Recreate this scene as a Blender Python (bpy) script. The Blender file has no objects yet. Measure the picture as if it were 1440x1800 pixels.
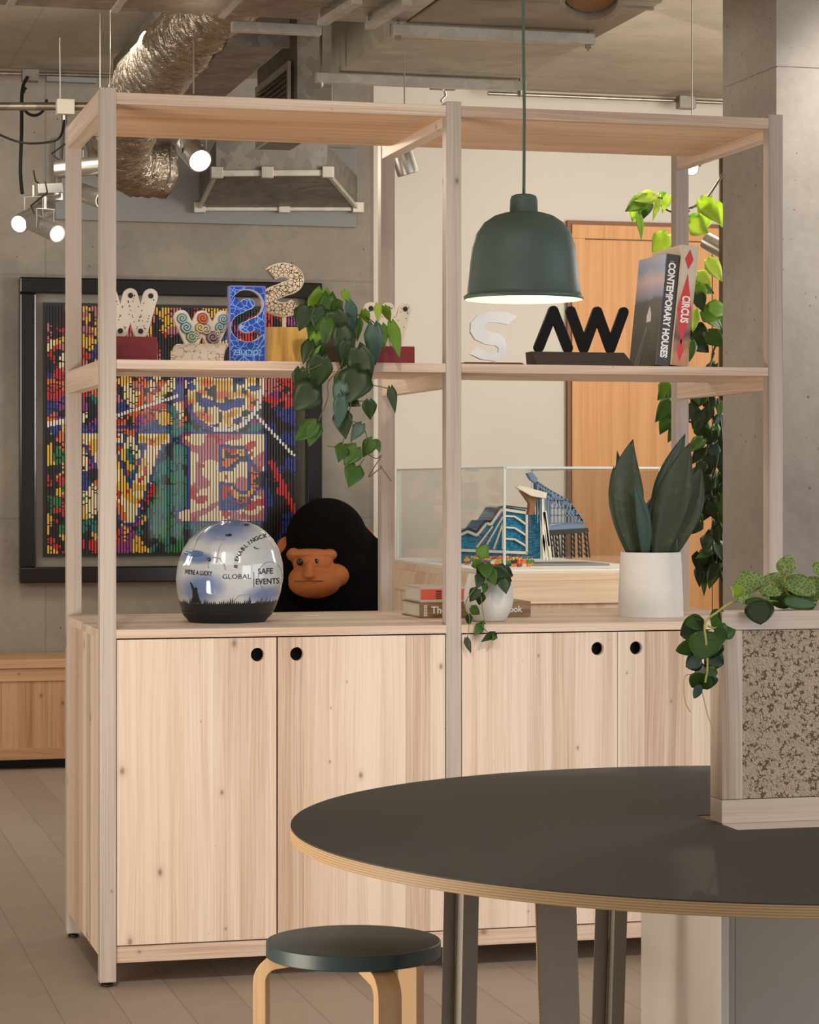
import bpy, bmesh, math, random
from math import pi, sin, cos, tan, radians, atan2, sqrt, floor
from mathutils import Vector, Matrix, noise
from mathutils.bvhtree import BVHTree

# ------------------------------------------------------------------ camera
S = bpy.context.scene
COL = S.collection
YAW, EYE, FPX, HOR = .2547, 1.41, 4349.0, 850.0
cd = bpy.data.cameras.new('camera'); cam = bpy.data.objects.new('camera', cd); COL.objects.link(cam)
cam.location = (0, 0, EYE); cam.rotation_euler = (pi/2, 0, -YAW)
cd.sensor_fit = 'VERTICAL'; cd.sensor_height = 36; cd.sensor_width = 28.8
cd.lens = FPX/1800*36; cd.shift_y = -(900-HOR)/1800
cd.clip_end = 60
S.camera = cam

# ------------------------------------------------------------------ world, exposure, large lights
w = bpy.data.worlds.new('world'); S.world = w; w.use_nodes = True
w.node_tree.nodes['Background'].inputs[0].default_value = (1.0, .96, .91, 1)
w.node_tree.nodes['Background'].inputs[1].default_value = .46
S.view_settings.view_transform = 'Standard'; S.view_settings.look = 'None'
S.view_settings.gamma = 1; S.view_settings.use_curve_mapping = False
S.view_settings.exposure = 0.0

def area(name, loc, target, sx, sy, power, color):
    l = bpy.data.lights.new(name, 'AREA'); l.shape = 'RECTANGLE'; l.size = sx; l.size_y = sy
    l.energy = power; l.color = color
    o = bpy.data.objects.new(name, l); COL.objects.link(o); o.location = loc
    o.rotation_euler = (Vector(target)-Vector(loc)).to_track_quat('-Z', 'Y').to_euler()
    return o
def spot(name, loc, target, power, color, ang=50, blend=.4, rad=.03):
    l = bpy.data.lights.new(name, 'SPOT'); l.energy = power; l.color = color
    l.spot_size = radians(ang); l.spot_blend = blend; l.shadow_soft_size = rad
    o = bpy.data.objects.new(name, l); COL.objects.link(o); o.location = loc
    o.rotation_euler = (Vector(target)-Vector(loc)).to_track_quat('-Z', 'Y').to_euler()
    return o
WARM = (1.0, .86, .72); NEUT = (1.0, .94, .87); COOL = (.84, .92, 1.0)
area('window_light', (7.0, 2.6, 2.0), (1.9, 6.0, 1.0), 3.0, 2.4, 55, COOL)
area('front_ceiling_light', (.4, 3.4, 3.4), (1.7, 6.6, .9), 2.6, 1.6, 28, NEUT)
spot('shelf_track_light', (1.0, 4.4, 3.4), (1.52, 7.0, 1.95), 115, WARM, 22, .9, .04)
spot('shelf_fill_right', (1.9, 4.3, 3.4), (2.25, 7.0, 1.92), 60, NEUT, 22, .9, .04)  # added fill spot, brightens the white S and its neighbours
spot('fascia_track_light', (1.3, 4.6, 3.4), (1.86, 6.9, 2.50), 22, WARM, 17, 1.0, .04)
spot('front_track_light_left', (.1, 3.6, 3.35), (1.25, 6.9, .22), 178, NEUT, 44, 1.0, .12)
spot('front_track_light_right', (2.4, 3.3, 3.35), (2.5, 6.9, .40), 186, NEUT, 40, 1.0, .12)
area('foreground_fill_light', (4.3, 1.6, 1.5), (2.0, 4.6, .7), 1.8, 1.8, 42, (.93, .96, 1.0))  # added soft fill for divider, table legs and stool, no window here
area('rear_ceiling_light', (4.6, 10.6, 3.3), (3.6, 11.8, .8), 2.2, .8, 22, NEUT)
spot('plinth_fill_light', (3.0, 8.9, 3.3), (3.35, 9.9, .9), 90, WARM, 60, .8, .05)  # added fill spot to brighten the plinth front and the models
area('left_ceiling_light', (.9, 10.2, 3.3), (1.4, 11.5, .6), 1.6, 1.0, 26, NEUT)
area('right_ceiling_fill', (5.6, 8.6, 2.2), (3.0, 9.6, 3.5), 1.6, 1.6, 140, NEUT)  # added out-of-view fill that brightens the ceiling, no real fitting
area('left_ceiling_fill', (-1.6, 9.0, 2.3), (1.0, 10.4, 3.5), 1.4, 1.4, 50, NEUT)  # second unseen fill, added for the left part of the ceiling
area('floor_bounce_fill', (-.9, 5.0, .35), (1.9, 7.2, 2.2), 1.6, .8, 60, WARM)  # added low area light imitating warm bounce on the board undersides
spot('column_downlight', (3.95, 7.1, 3.4), (3.80, 8.05, 2.55), 95, NEUT, 58, 1.0, .05)

# ------------------------------------------------------------------ pixel to world (real planes of the room)
_R = Vector((cos(YAW), -sin(YAW), 0)); _F = Vector((sin(YAW), cos(YAW), 0)); _C = Vector((0, 0, EYE))
def ray(px, py): return _F + _R*((px-720)/FPX) + Vector((0, 0, (HOR-py)/FPX))
def PY(px, py, Y): d = ray(px, py); return _C + d*(Y/d.y)
def PX(px, py, X): d = ray(px, py); return _C + d*(X/d.x)
def PZ(px, py, z): d = ray(px, py); return _C + d*((z-EYE)/d.z)

# ------------------------------------------------------------------ materials
def srgb(r, g, b):
    f = lambda c: (c/255/12.92) if c/255 <= .04045 else ((c/255+.055)/1.055)**2.4
    return (f(r), f(g), f(b), 1)
class N:
    """small node-tree writer"""
    def __init__(s, name):
        s.m = bpy.data.materials.new(name); s.m.use_nodes = True
        s.t = s.m.node_tree; s.n = s.t.nodes; s.b = s.n['Principled BSDF']
    def new(s, typ, **kw):
        n = s.n.new(typ)
        for k, v in kw.items(): setattr(n, k, v)
        return n
    def link(s, a, b): s.t.links.new(a, b)
    def math(s, op, a, b=None, c=None):
        n = s.new('ShaderNodeMath', operation=op)
        for i, v in enumerate((a, b, c)):
            if v is None: continue
            if isinstance(v, (int, float)): n.inputs[i].default_value = v
            else: s.link(v, n.inputs[i])
        return n.outputs[0]
    def mix(s, fac, a, b, mode='MIX'):
        n = s.new('ShaderNodeMix', data_type='RGBA', blend_type=mode)
        for i, v in ((0, fac), (6, a), (7, b)):
            if isinstance(v, (int, float)): n.inputs[i].default_value = v
            elif isinstance(v, tuple): n.inputs[i].default_value = v
            else: s.link(v, n.inputs[i])
        return n.outputs[2]
    def coords(s, scale=(1, 1, 1), rand=0.0):
        tc = s.new('ShaderNodeTexCoord'); mp = s.new('ShaderNodeMapping')
        mp.inputs[3].default_value = scale
        if rand:
            oi = s.new('ShaderNodeObjectInfo')
            va = s.new('ShaderNodeVectorMath', operation='MULTIPLY_ADD')
            cmb = s.new('ShaderNodeCombineXYZ')
            for i in range(3): s.link(oi.outputs['Random'], cmb.inputs[i])
            va.inputs[1].default_value = (rand, rand*.73, rand*1.31)
            s.link(cmb.outputs[0], va.inputs[0]); s.link(tc.outputs['Object'], va.inputs[2])
            s.link(va.outputs[0], mp.inputs[0])
        else: s.link(tc.outputs['Object'], mp.inputs[0])
        return mp.outputs[0]
    def noise(s, vec, scale, detail=3, rough=.5, dist=0):
        n = s.new('ShaderNodeTexNoise'); s.link(vec, n.inputs['Vector'])
        n.inputs['Scale'].default_value = scale; n.inputs['Detail'].default_value = detail
        n.inputs['Roughness'].default_value = rough; n.inputs['Distortion'].default_value = dist
        return n.outputs['Fac']
    def ramp(s, fac, stops):
        n = s.new('ShaderNodeValToRGB'); e = n.color_ramp.elements
        while len(e) < len(stops): e.new(.5)
        for i, (p, c) in enumerate(stops):
            e[i].position = p; e[i].color = c if isinstance(c, tuple) else (c, c, c, 1)
        s.link(fac, n.inputs[0]); return n.outputs[0]
    def bump(s, h, strength=.2, dist=.01):
        n = s.new('ShaderNodeBump'); n.inputs['Strength'].default_value = strength
        n.inputs['Distance'].default_value = dist; s.link(h, n.inputs['Height'])
        s.link(n.outputs[0], s.b.inputs['Normal'])
    def base(s, c):
        if isinstance(c, tuple): s.b.inputs['Base Color'].default_value = c
        else: s.link(c, s.b.inputs['Base Color'])
    def set(s, **kw):
        for k, v in kw.items():
            i = s.b.inputs[k.replace('_', ' ')]
            if isinstance(v, (int, float, tuple)): i.default_value = v
            else: s.link(v, i)
        return s
def plain(name, c, rough=.5, metal=0.0, var=.06, **kw):
    m = N(name); v = m.coords()
    f = m.noise(v, 35, 3)
    lo = tuple(x*(1-var) for x in c[:3])+(1,); hi = tuple(min(1, x*(1+var)) for x in c[:3])+(1,)
    m.base(m.mix(f, lo, hi)); m.set(Roughness=rough, Metallic=metal, **kw)
    return m.m
def wood(name, light, mid, dark, axis=2, stave=.075, rough=.55, knots=.85, grain=.5, knotscale=3.9, stavevar=.6):
    """laminated softwood: staves of differing tone, fine grain along an axis, knots with halos"""
    m = N(name)
    vec = m.coords(rand=7.3)
    sep = m.new('ShaderNodeSeparateXYZ'); m.link(vec, sep.inputs[0])
    al = sep.outputs[axis]; oth = [sep.outputs[i] for i in range(3) if i != axis]
    ac = m.math('ADD', oth[0], m.math('MULTIPLY', oth[1], .83))
    def comb(a, b, c=0.0):
        n = m.new('ShaderNodeCombineXYZ')
        for i, v in enumerate((a, b, c)):
            if isinstance(v, (int, float)): n.inputs[i].default_value = v
            else: m.link(v, n.inputs[i])
        return n.outputs[0]
    # slow wander of the grain
    wob = m.noise(comb(m.math('MULTIPLY', ac, 6), m.math('MULTIPLY', al, .8)), 1.0, 2)
    acw = m.math('ADD', ac, m.math('MULTIPLY', wob, .05))
    sid = m.math('FLOOR', m.math('DIVIDE', ac, stave))
    wn = m.new('ShaderNodeTexWhiteNoise', noise_dimensions='1D'); m.link(sid, wn.inputs['W'])
    tone = wn.outputs['Value']
    band = m.noise(comb(m.math('MULTIPLY', acw, 26), m.math('MULTIPLY', al, .5), m.math('MULTIPLY', tone, 9)), 1.0, 2, .5)
    fine = m.noise(comb(m.math('MULTIPLY', acw, 260), m.math('MULTIPLY', al, 2.2), m.math('MULTIPLY', tone, 5)), 1.0, 2, .6)
    f = m.math('ADD', m.math('MULTIPLY', m.math('SUBTRACT', tone, .5), stavevar), m.math('MULTIPLY', m.math('SUBTRACT', band, .5), 1.45))
    f = m.math('ADD', m.math('ADD', f, m.math('MULTIPLY', m.math('SUBTRACT', fine, .5), grain*2.6)), .42)
    c = m.ramp(f, [(.08, light), (.5, mid), (.98, dark)])
    wn3 = m.new('ShaderNodeTexWhiteNoise', noise_dimensions='1D'); m.link(m.math('ADD', sid, 37.5), wn3.inputs['W'])
    pink = tuple((light[i]*.45+dark[i]*.55)*(1.10, .93, .86)[i] for i in range(3))+(1,)
    c = m.mix(m.math('MULTIPLY', m.math('POWER', wn3.outputs['Value'], 2.5), .42*stavevar), c, pink)
    # knots
    vo = m.new('ShaderNodeTexVoronoi', feature='F1', voronoi_dimensions='2D'); vo.inputs['Scale'].default_value = 1.0
    m.link(comb(m.math('MULTIPLY', ac, knotscale*1.55), m.math('MULTIPLY', al, knotscale)), vo.inputs['Vector'])
    wn2 = m.new('ShaderNodeTexWhiteNoise', noise_dimensions='3D'); m.link(vo.outputs['Position'], wn2.inputs['Vector'])
    d = m.math('DIVIDE', m.math('MULTIPLY', vo.outputs['Distance'], m.math('ADD', .7, m.math('MULTIPLY', fine, .6))), m.math('ADD', m.math('MULTIPLY', m.math('POWER', wn2.outputs['Value'], 2.0), .058), .006))
    k = m.ramp(m.math('MULTIPLY', d, .25), [(.08, .95), (.15, .70), (.20, .42), (.34, .13), (.7, 0.0)])
    k = m.math('MULTIPLY', k, knots)
    kc = (dark[0]*.50, dark[1]*.42, dark[2]*.36, 1)
    c = m.mix(k, c, kc)
    m.base(c); m.set(Roughness=rough)
    m.bump(fine, .08, .002)
    return m.m
def concrete(name, a, b, scale=1.0, pits=1.0, rough=.8, lines=None):
    m = N(name); v = m.coords()
    n1 = m.noise(v, 1.6*scale, 6, .62, .4); n2 = m.noise(v, 14*scale, 5, .7)
    f = m.math('ADD', m.math('MULTIPLY', n1, .75), m.math('MULTIPLY', n2, .35))
    c = m.ramp(f, [(.32, a), (.72, b)])
    vo = m.new('ShaderNodeTexVoronoi'); vo.inputs['Scale'].default_value = 26*scale; m.link(v, vo.inputs['Vector'])
    wn = m.new('ShaderNodeTexWhiteNoise', noise_dimensions='3D'); m.link(vo.outputs['Position'], wn.inputs['Vector'])
    r = m.math('MULTIPLY', m.math('POWER', wn.outputs['Value'], 5), .17*pits)
    pit = m.math('LESS_THAN', vo.outputs['Distance'], r)
    c = m.mix(m.math('MULTIPLY', pit, .65), c, tuple(x*.30 for x in a[:3])+(1,))
    if lines:
        sep = m.new('ShaderNodeSeparateXYZ'); m.link(v, sep.inputs[0])
        for ax, per, off in lines:
            q = m.math('ABSOLUTE', m.math('SUBTRACT', m.math('FRACT', m.math('DIVIDE', m.math('ADD', sep.outputs[ax], off), per)), .5))
            ln = m.math('GREATER_THAN', q, .5-.006/per)
            c = m.mix(m.math('MULTIPLY', ln, .22), c, tuple(x*.45 for x in a[:3])+(1,))
    m.base(c); m.set(Roughness=rough); m.bump(n2, .25, .006)
    return m.m
def galv(name, c1, c2, rough=.38, sc=22, metal=.85):
    m = N(name); v = m.coords()
    vo = m.new('ShaderNodeTexVoronoi'); vo.inputs['Scale'].default_value = sc; m.link(v, vo.inputs['Vector'])
    n = m.noise(v, 3, 4)
    sp = m.new('ShaderNodeSeparateColor'); m.link(vo.outputs['Color'], sp.inputs[0])
    f = m.math('ADD', m.math('MULTIPLY', sp.outputs[0], .35), m.math('MULTIPLY', n, .75))
    m.base(m.ramp(f, [(.2, c1), (.85, c2)])); m.set(Metallic=metal, Roughness=rough)
    m.bump(n, .1, .01)
    return m.m
def emit(name, c, strength):
    m = N(name); m.base(c[:3]+(1,)); m.set(Emission_Color=c[:3]+(1,), Emission_Strength=strength)
    return m.m
def leafmat(name, c1, c2, vein, trans=.3, sc=60):
    m = N(name); v = m.coords()
    n = m.noise(v, 24, 3); f2 = m.noise(v, sc, 2)
    c = m.mix(n, c1, c2); c = m.mix(m.math('MULTIPLY', m.math('GREATER_THAN', f2, .60), .35), c, vein)
    m.base(c); m.set(Roughness=.42, Specular_IOR_Level=.45)
    tr = m.new('ShaderNodeBsdfTranslucent'); m.link(c, tr.inputs[0])
    ms = m.new('ShaderNodeMixShader'); ms.inputs[0].default_value = trans
    out = m.n['Material Output']
    m.link(m.b.outputs[0], ms.inputs[1]); m.link(tr.outputs[0], ms.inputs[2]); m.link(ms.outputs[0], out.inputs[0])
    return m.m

PL, PM, PD = srgb(232, 214, 196), srgb(216, 194, 174), srgb(182, 154, 132)
M = {}
M['pine_z'] = wood('whitewashed_pine_upright', PL, PM, PD, 2)
M['pine_x'] = wood('whitewashed_pine_along', PL, PM, PD, 0, stave=.12)
M['pine_y'] = wood('whitewashed_pine_deep', PL, PM, PD, 1, stave=.12)
M['post_z'] = wood('whitewashed_pine_post_dimmed', srgb(198, 186, 175), srgb(182, 169, 157), srgb(152, 138, 126), 2, stave=.3, grain=.5, knotscale=1.9)  # greyer copy of the pine, dim light on the posts put into colour
M['under_x'] = wood('pine_underside_lit', srgb(238, 206, 172), srgb(228, 190, 152), srgb(206, 160, 120), 0, stave=.16, knots=.5)  # paler, warmer pine, bounced light from below put into the colour
M['bench_z'] = wood('oiled_pine_upright', srgb(205, 168, 130), srgb(190, 146, 108), srgb(150, 104, 74), 2, stave=.09)
M['bench_x'] = wood('oiled_pine_along', srgb(205, 168, 130), srgb(192, 150, 112), srgb(160, 115, 84), 0, stave=.2)
M['plinth_z'] = wood('pale_pine_upright', srgb(234, 212, 186), srgb(222, 192, 162), srgb(196, 158, 128), 2, stave=.08)
M['plinth_x'] = wood('pale_pine_along', srgb(234, 212, 186), srgb(226, 200, 172), srgb(205, 172, 142), 0, stave=.2, knots=.3)
M['oak'] = wood('oak_veneer', srgb(214, 158, 100), srgb(204, 146, 88), srgb(182, 122, 68), 2, stave=.6, knots=0, stavevar=.2)
M['birch'] = wood('birch_laminate', srgb(226, 194, 150), srgb(216, 180, 134), srgb(196, 156, 110), 2, stave=.3, knots=0, grain=.3, stavevar=.2)
M['concrete_wall'] = concrete('board_marked_concrete', srgb(118, 110, 99), srgb(152, 142, 128), lines=[(0, 1.72, .33), (2, 1.25, .02)])
M['concrete_ceiling'] = concrete('ceiling_concrete', srgb(150, 138, 120), srgb(180, 167, 147), pits=.5, lines=[(0, 1.3, .1), (1, .62, .1)])
M['concrete_column'] = concrete('column_concrete', srgb(158, 150, 140), srgb(190, 182, 172), scale=1.5, pits=1.3)
def plaster():
    m = N('white_plaster'); v = m.coords(); n = m.noise(v, 2, 4)
    m.base(m.mix(n, srgb(206, 198, 184), srgb(214, 207, 193))); m.set(Roughness=.85); return m.m
M['plaster'] = plaster()
def floor_mat():
    m = N('floor_tile'); v = m.coords()
    sep = m.new('ShaderNodeSeparateXYZ'); m.link(v, sep.inputs[0])
    def grid(ax, per, off, halfw):
        q = m.math('ABSOLUTE', m.math('SUBTRACT', m.math('FRACT', m.math('DIVIDE', m.math('SUBTRACT', sep.outputs[ax], off), per)), .5))
        return m.math('GREATER_THAN', q, .5-halfw/per)
    gx = grid(0, .168, .925, .0016)
    ix = m.math('FLOOR', m.math('DIVIDE', m.math('SUBTRACT', sep.outputs[0], .925), .168))
    yo = m.math('MULTIPLY', m.math('FRACT', m.math('MULTIPLY', ix, .5)), 1.2)
    q = m.math('ABSOLUTE', m.math('SUBTRACT', m.math('FRACT', m.math('DIVIDE', m.math('ADD', sep.outputs[1], yo), 1.2)), .5))
    gy = m.math('GREATER_THAN', q, .5-.0014/1.2)
    g = m.math('MAXIMUM', gx, m.math('MULTIPLY', gy, .5))
    wn = m.new('ShaderNodeTexWhiteNoise', noise_dimensions='1D'); m.link(ix, wn.inputs['W'])
    n = m.noise(v, 9, 5, .65); n2 = m.noise(v, 160, 2)
    f = m.math('ADD', m.math('MULTIPLY', wn.outputs['Value'], .25), m.math('ADD', m.math('MULTIPLY', n, .5), m.math('MULTIPLY', n2, .25)))
    c = m.ramp(f, [(.3, srgb(158, 142, 127)), (.75, srgb(178, 161, 145))])
    c = m.mix(m.math('MULTIPLY', g, .6), c, srgb(110, 92, 78))
    m.base(c); m.set(Roughness=.5, Specular_IOR_Level=.35); return m.m
M['floor'] = floor_mat()
M['galv'] = galv('galvanised_steel', srgb(128, 118, 105), srgb(186, 174, 156))
M['galv_dark'] = galv('dull_galvanised_steel', srgb(108, 102, 94), srgb(152, 145, 134), rough=.5)
M['galv_light'] = galv('bright_galvanised_steel', srgb(172, 166, 152), srgb(204, 198, 184), rough=.45, metal=.6)
M['greypaint'] = plain('grey_paint', srgb(128, 127, 124), .6)
M['black'] = plain('black_lacquer', srgb(22, 19, 17), .18)
M['blackmatt'] = plain('matt_black', srgb(24, 22, 21), .6)
M['rubber'] = plain('black_rubber', srgb(26, 26, 28), .55)
M['cable'] = plain('black_cable', srgb(30, 26, 24), .6)
M['alu'] = plain('satin_aluminium', srgb(188, 182, 172), .32, .85)
M['white'] = plain('white_ceramic', srgb(224, 222, 216), .55)
M['whiteacr'] = plain('white_acrylic', srgb(246, 246, 246), .4)
M['cream'] = plain('cream_board', srgb(232, 220, 202), .7)
M['lens'] = emit('lamp_lens', (1.0, .86, .66, 1), 26)
M['lens_dim'] = emit('lamp_lens_soft', (1.0, .90, .78, 1), 2.6)

# ------------------------------------------------------------------ geometry
class MB:
    def __init__(s): s.v = []; s.f = []; s.mi = []; s.mats = []; s.cur = 0
    def mat(s, m):
        if m not in s.mats: s.mats.append(m)
        s.cur = s.mats.index(m); return s
    def add(s, vs, fs):
        k = len(s.v); s.v += [Vector(v) for v in vs]
        for f in fs: s.f.append([i+k for i in f]); s.mi.append(s.cur)
        return s
    def box(s, x0, x1, y0, y1, z0, z1):
        vs = [(x0,y0,z0),(x1,y0,z0),(x1,y1,z0),(x0,y1,z0),(x0,y0,z1),(x1,y0,z1),(x1,y1,z1),(x0,y1,z1)]
        return s.add(vs, [(3,2,1,0),(4,5,6,7),(0,1,5,4),(1,2,6,5),(2,3,7,6),(3,0,4,7)])
    def hexa(s, vs):  # bottom four, top four
        return s.add(vs, [(3,2,1,0),(4,5,6,7),(0,1,5,4),(1,2,6,5),(2,3,7,6),(3,0,4,7)])
    def bar(s, a, b, wx, wy, up=(0, 0, 1)):
        a, b = Vector(a), Vector(b); d = (b-a).normalized(); u = Vector(up)
        if abs(d.dot(u)) > .95: u = Vector((1, 0, 0))
        r = d.cross(u).normalized(); t = r.cross(d).normalized()
        vs = [p + r*(sx*wx/2) + t*(sy*wy/2) for p in (a, b) for sx, sy in ((-1,-1),(1,-1),(1,1),(-1,1))]
        return s.hexa(vs)
    def tube(s, pts, r, n=8, cap=True):
        pts = [Vector(p) for p in pts]; k0 = len(s.v); prev = None
        rs = r if isinstance(r, (list, tuple)) else [r]*len(pts)
        vs = []; fs = []
        for i, p in enumerate(pts):
            d = (pts[min(i+1, len(pts)-1)]-pts[max(i-1, 0)]).normalized()
            if prev is None:
                u = Vector((0, 0, 1)) if abs(d.z) < .9 else Vector((1, 0, 0))
                a = d.cross(u).normalized()
            else: a = (prev - d*prev.dot(d)).normalized()
            prev = a; b = d.cross(a)
            vs += [p + (a*cos(2*pi*j/n)+b*sin(2*pi*j/n))*rs[i] for j in range(n)]
        for i in range(len(pts)-1):
            for j in range(n):
                fs.append((i*n+j, i*n+(j+1) % n, (i+1)*n+(j+1) % n, (i+1)*n+j))
        if cap:
            fs.append(tuple(range(n))[::-1]); fs.append(tuple(range((len(pts)-1)*n, len(pts)*n)))
        return s.add(vs, fs)
    def lathe(s, c, prof, n=40, axis=(0, 0, 1), closed=False):
        """prof: list of (radius, height along axis)"""
        c = Vector(c); d = Vector(axis).normalized()
        u = Vector((1, 0, 0)) if abs(d.x) < .9 else Vector((0, 1, 0))
        a = (u-d*u.dot(d)).normalized(); b = d.cross(a); vs = []; fs = []
        for r, h in prof: vs += [c + d*h + (a*cos(2*pi*j/n)+b*sin(2*pi*j/n))*r for j in range(n)]
        for i in range(len(prof)-1):
            for j in range(n): fs.append((i*n+j, i*n+(j+1) % n, (i+1)*n+(j+1) % n, (i+1)*n+j))
        if closed:
            fs.append(tuple(range(n))[::-1]); fs.append(tuple(range((len(prof)-1)*n, len(prof)*n)))
        return s.add(vs, fs)
    def ball(s, c, rx, ry, rz, nu=20, nv=12, rot=None):
        c = Vector(c); vs = []; fs = []
        for i in range(nv+1):
            t = pi*i/nv
            for j in range(nu):
                p = Vector((rx*sin(t)*cos(2*pi*j/nu), ry*sin(t)*sin(2*pi*j/nu), rz*cos(t)))
                vs.append(c + (rot @ p if rot else p))
        for i in range(nv):
            for j in range(nu): fs.append((i*nu+j, (i+1)*nu+j, (i+1)*nu+(j+1) % nu, i*nu+(j+1) % nu))
        return s.add(vs, fs)
    def prism(s, poly, o, ex, ey, ez, d0, d1):
        """polygon (u,v) in plane ex,ey at origin o, extruded along ez from d0 to d1"""
        o, ex, ey, ez = map(Vector, (o, ex, ey, ez)); n = len(poly)
        vs = [o+ex*u+ey*v+ez*d for d in (d0, d1) for u, v in poly]
        fs = [tuple(range(n))[::-1], tuple(range(n, 2*n))]
        fs += [(i, (i+1) % n, n+(i+1) % n, n+i) for i in range(n)]
        return s.add(vs, fs)
    def leaf(s, base, tip, normal, width, shape='heart', cup=.15, droop=.12, seg=12):
        base, tip, nrm = Vector(base), Vector(tip), Vector(normal)
        L = (tip-base).length; d = (tip-base).normalized()
        side = d.cross(nrm).normalized(); up = side.cross(d).normalized()
        prof = {'heart': lambda t: (min(1, (t+.03)/.27))**.55*(1-max(0, (t-.27)/.73)**1.45),
                'oval': lambda t: max(0, sin(pi*min(1, max(0, t**.8*.98+.02))))**.7,
                'lance': lambda t: (sin(pi*t**.62))**.85 if 0 < t < 1 else .0,
                'sword': lambda t: (.45+.55*min(1, t/.5)**.9)*(1-max(0, (t-.58)/.42)**1.7) if t < 1 else 0}[shape]
        vs = []; fs = []; rows = seg+1
        for i in range(rows):
            t = i/seg; w = max(prof(t), .02)*width/2
            mid = base + d*(L*t) + up*(droop*L*(sin(pi*t)*.5 - t*t*.5))
            back = -.13*L*(1-t)**5 if shape == 'heart' else 0
            for k, q in enumerate((-1, -.55, 0, .55, 1)):
                vs.append(mid + side*(w*q) + up*(cup*width*(abs(q)**1.3)*.5) + d*(back*abs(q)))
        for i in range(seg):
            for k in range(4): fs.append((i*5+k, i*5+k+1, (i+1)*5+k+1, (i+1)*5+k))
        return s.add(vs, fs)
    def build(s, name, mat=None, parent=None, bevel=0, smooth=None, solid=0, subsurf=0):
        me = bpy.data.meshes.new(name)
        off = Vector(parent_world(parent)) if parent else Vector()
        me.from_pydata([v-off for v in s.v], [], s.f)
        mats = s.mats if s.mats else [mat]
        for m in mats: me.materials.append(m)
        if s.mats:
            for p, i in zip(me.polygons, s.mi): p.material_index = i
        o = bpy.data.objects.new(name, me); COL.objects.link(o)
        if parent: o.parent = parent
        if smooth is not None:
            me.polygons.foreach_set('use_smooth', [True]*len(me.polygons))
            if smooth < 180: me.set_sharp_from_angle(angle=radians(smooth))
        if solid:
            md = o.modifiers.new('thick', 'SOLIDIFY'); md.thickness = solid; md.offset = 0
        if bevel:
            md = o.modifiers.new('bevel', 'BEVEL'); md.width = bevel; md.segments = 2; md.limit_method = 'ANGLE'
            md.angle_limit = radians(40)
        if subsurf:
            md = o.modifiers.new('sub', 'SUBSURF'); md.levels = md.render_levels = subsurf
        me.update(); return o
_W = {}
def parent_world(p): return _W.get(p.name, (0, 0, 0))
def tag(o, label=None, cat=None, group=None, kind=None):
    if label: o['label'] = label
    if cat: o['category'] = cat
    if group: o['group'] = group
    if kind: o['kind'] = kind
    return o
def thing(name, label, cat, loc, group=None, kind=None):
    o = bpy.data.objects.new(name, None); COL.objects.link(o); o.empty_display_size = .05
    o.location = loc; _W[o.name] = tuple(loc)
    return tag(o, label, cat, group, kind)
def sub(parent_obj):  # remember a part's world origin so that sub-parts can hang from it
    _W[parent_obj.name] = parent_world(parent_obj.parent) if parent_obj.parent else (0, 0, 0)
    return parent_obj
def struct(mb, name, mat, **kw):
    return tag(mb.build(name, mat, **kw), kind='structure')
def curve_mb(splines, depth, o, ex, ey, ez, res=24):
    """filled 2-D outline with holes; splines = lists of (u,v); extruded by depth along ez from o"""
    cu = bpy.data.curves.new('c', 'CURVE'); cu.dimensions = '2D'; cu.fill_mode = 'BOTH'; cu.extrude = depth/2
    for sp in splines:
        q = cu.splines.new('POLY'); q.points.add(len(sp)-1); q.use_cyclic_u = True
        for p, (u, v) in zip(q.points, sp): p.co = (u, v, 0, 1)
    ob = bpy.data.objects.new('c', cu); me = bpy.data.meshes.new_from_object(ob)
    o, ex, ey, ez = map(Vector, (o, ex, ey, ez)); mb = MB()
    mb.add([o+ex*v.co.x+ey*v.co.y+ez*(v.co.z+depth/2) for v in me.vertices], [tuple(p.vertices) for p in me.polygons])
    bpy.data.objects.remove(ob); bpy.data.curves.remove(cu); bpy.data.meshes.remove(me)
    return mb
def circ(cx, cy, r, n=32, ry=None): return [(cx+r*cos(2*pi*i/n), cy+(ry or r)*sin(2*pi*i/n)) for i in range(n)]
_fonts = {}
def text_mb(body, size, o, ex, ey, ez, depth=.0008, align='CENTER', bold=0, sx=1.0, into=None, space=1.0):
    cu = bpy.data.curves.new('t', 'FONT'); cu.body = body; cu.size = size; cu.extrude = depth/2
    cu.align_x = align; cu.align_y = 'CENTER'; cu.offset = bold; cu.resolution_u = 3; cu.space_character = space
    ob = bpy.data.objects.new('t', cu); me = bpy.data.meshes.new_from_object(ob)
    o, ex, ey, ez = map(Vector, (o, ex, ey, ez)); mb = into or MB()
    mb.add([o+ex*(v.co.x*sx)+ey*v.co.y+ez*(v.co.z+depth/2) for v in me.vertices], [tuple(p.vertices) for p in me.polygons])
    bpy.data.objects.remove(ob); bpy.data.curves.remove(cu); bpy.data.meshes.remove(me)
    return mb
def ribbon(pts, wd, n=8, round_ends=False):
    """closed outline of a stroke of width wd along pts (2-D)"""
    L = []; Rr = []
    for i, p in enumerate(pts):
        a = pts[max(0, i-1)]; b = pts[min(len(pts)-1, i+1)]
        dx, dy = b[0]-a[0], b[1]-a[1]; l = math.hypot(dx, dy) or 1; nx, ny = -dy/l, dx/l
        ww = wd if isinstance(wd, (int, float)) else wd(i/(len(pts)-1))
        L.append((p[0]+nx*ww/2, p[1]+ny*ww/2)); Rr.append((p[0]-nx*ww/2, p[1]-ny*ww/2))
    return L + Rr[::-1]
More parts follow.
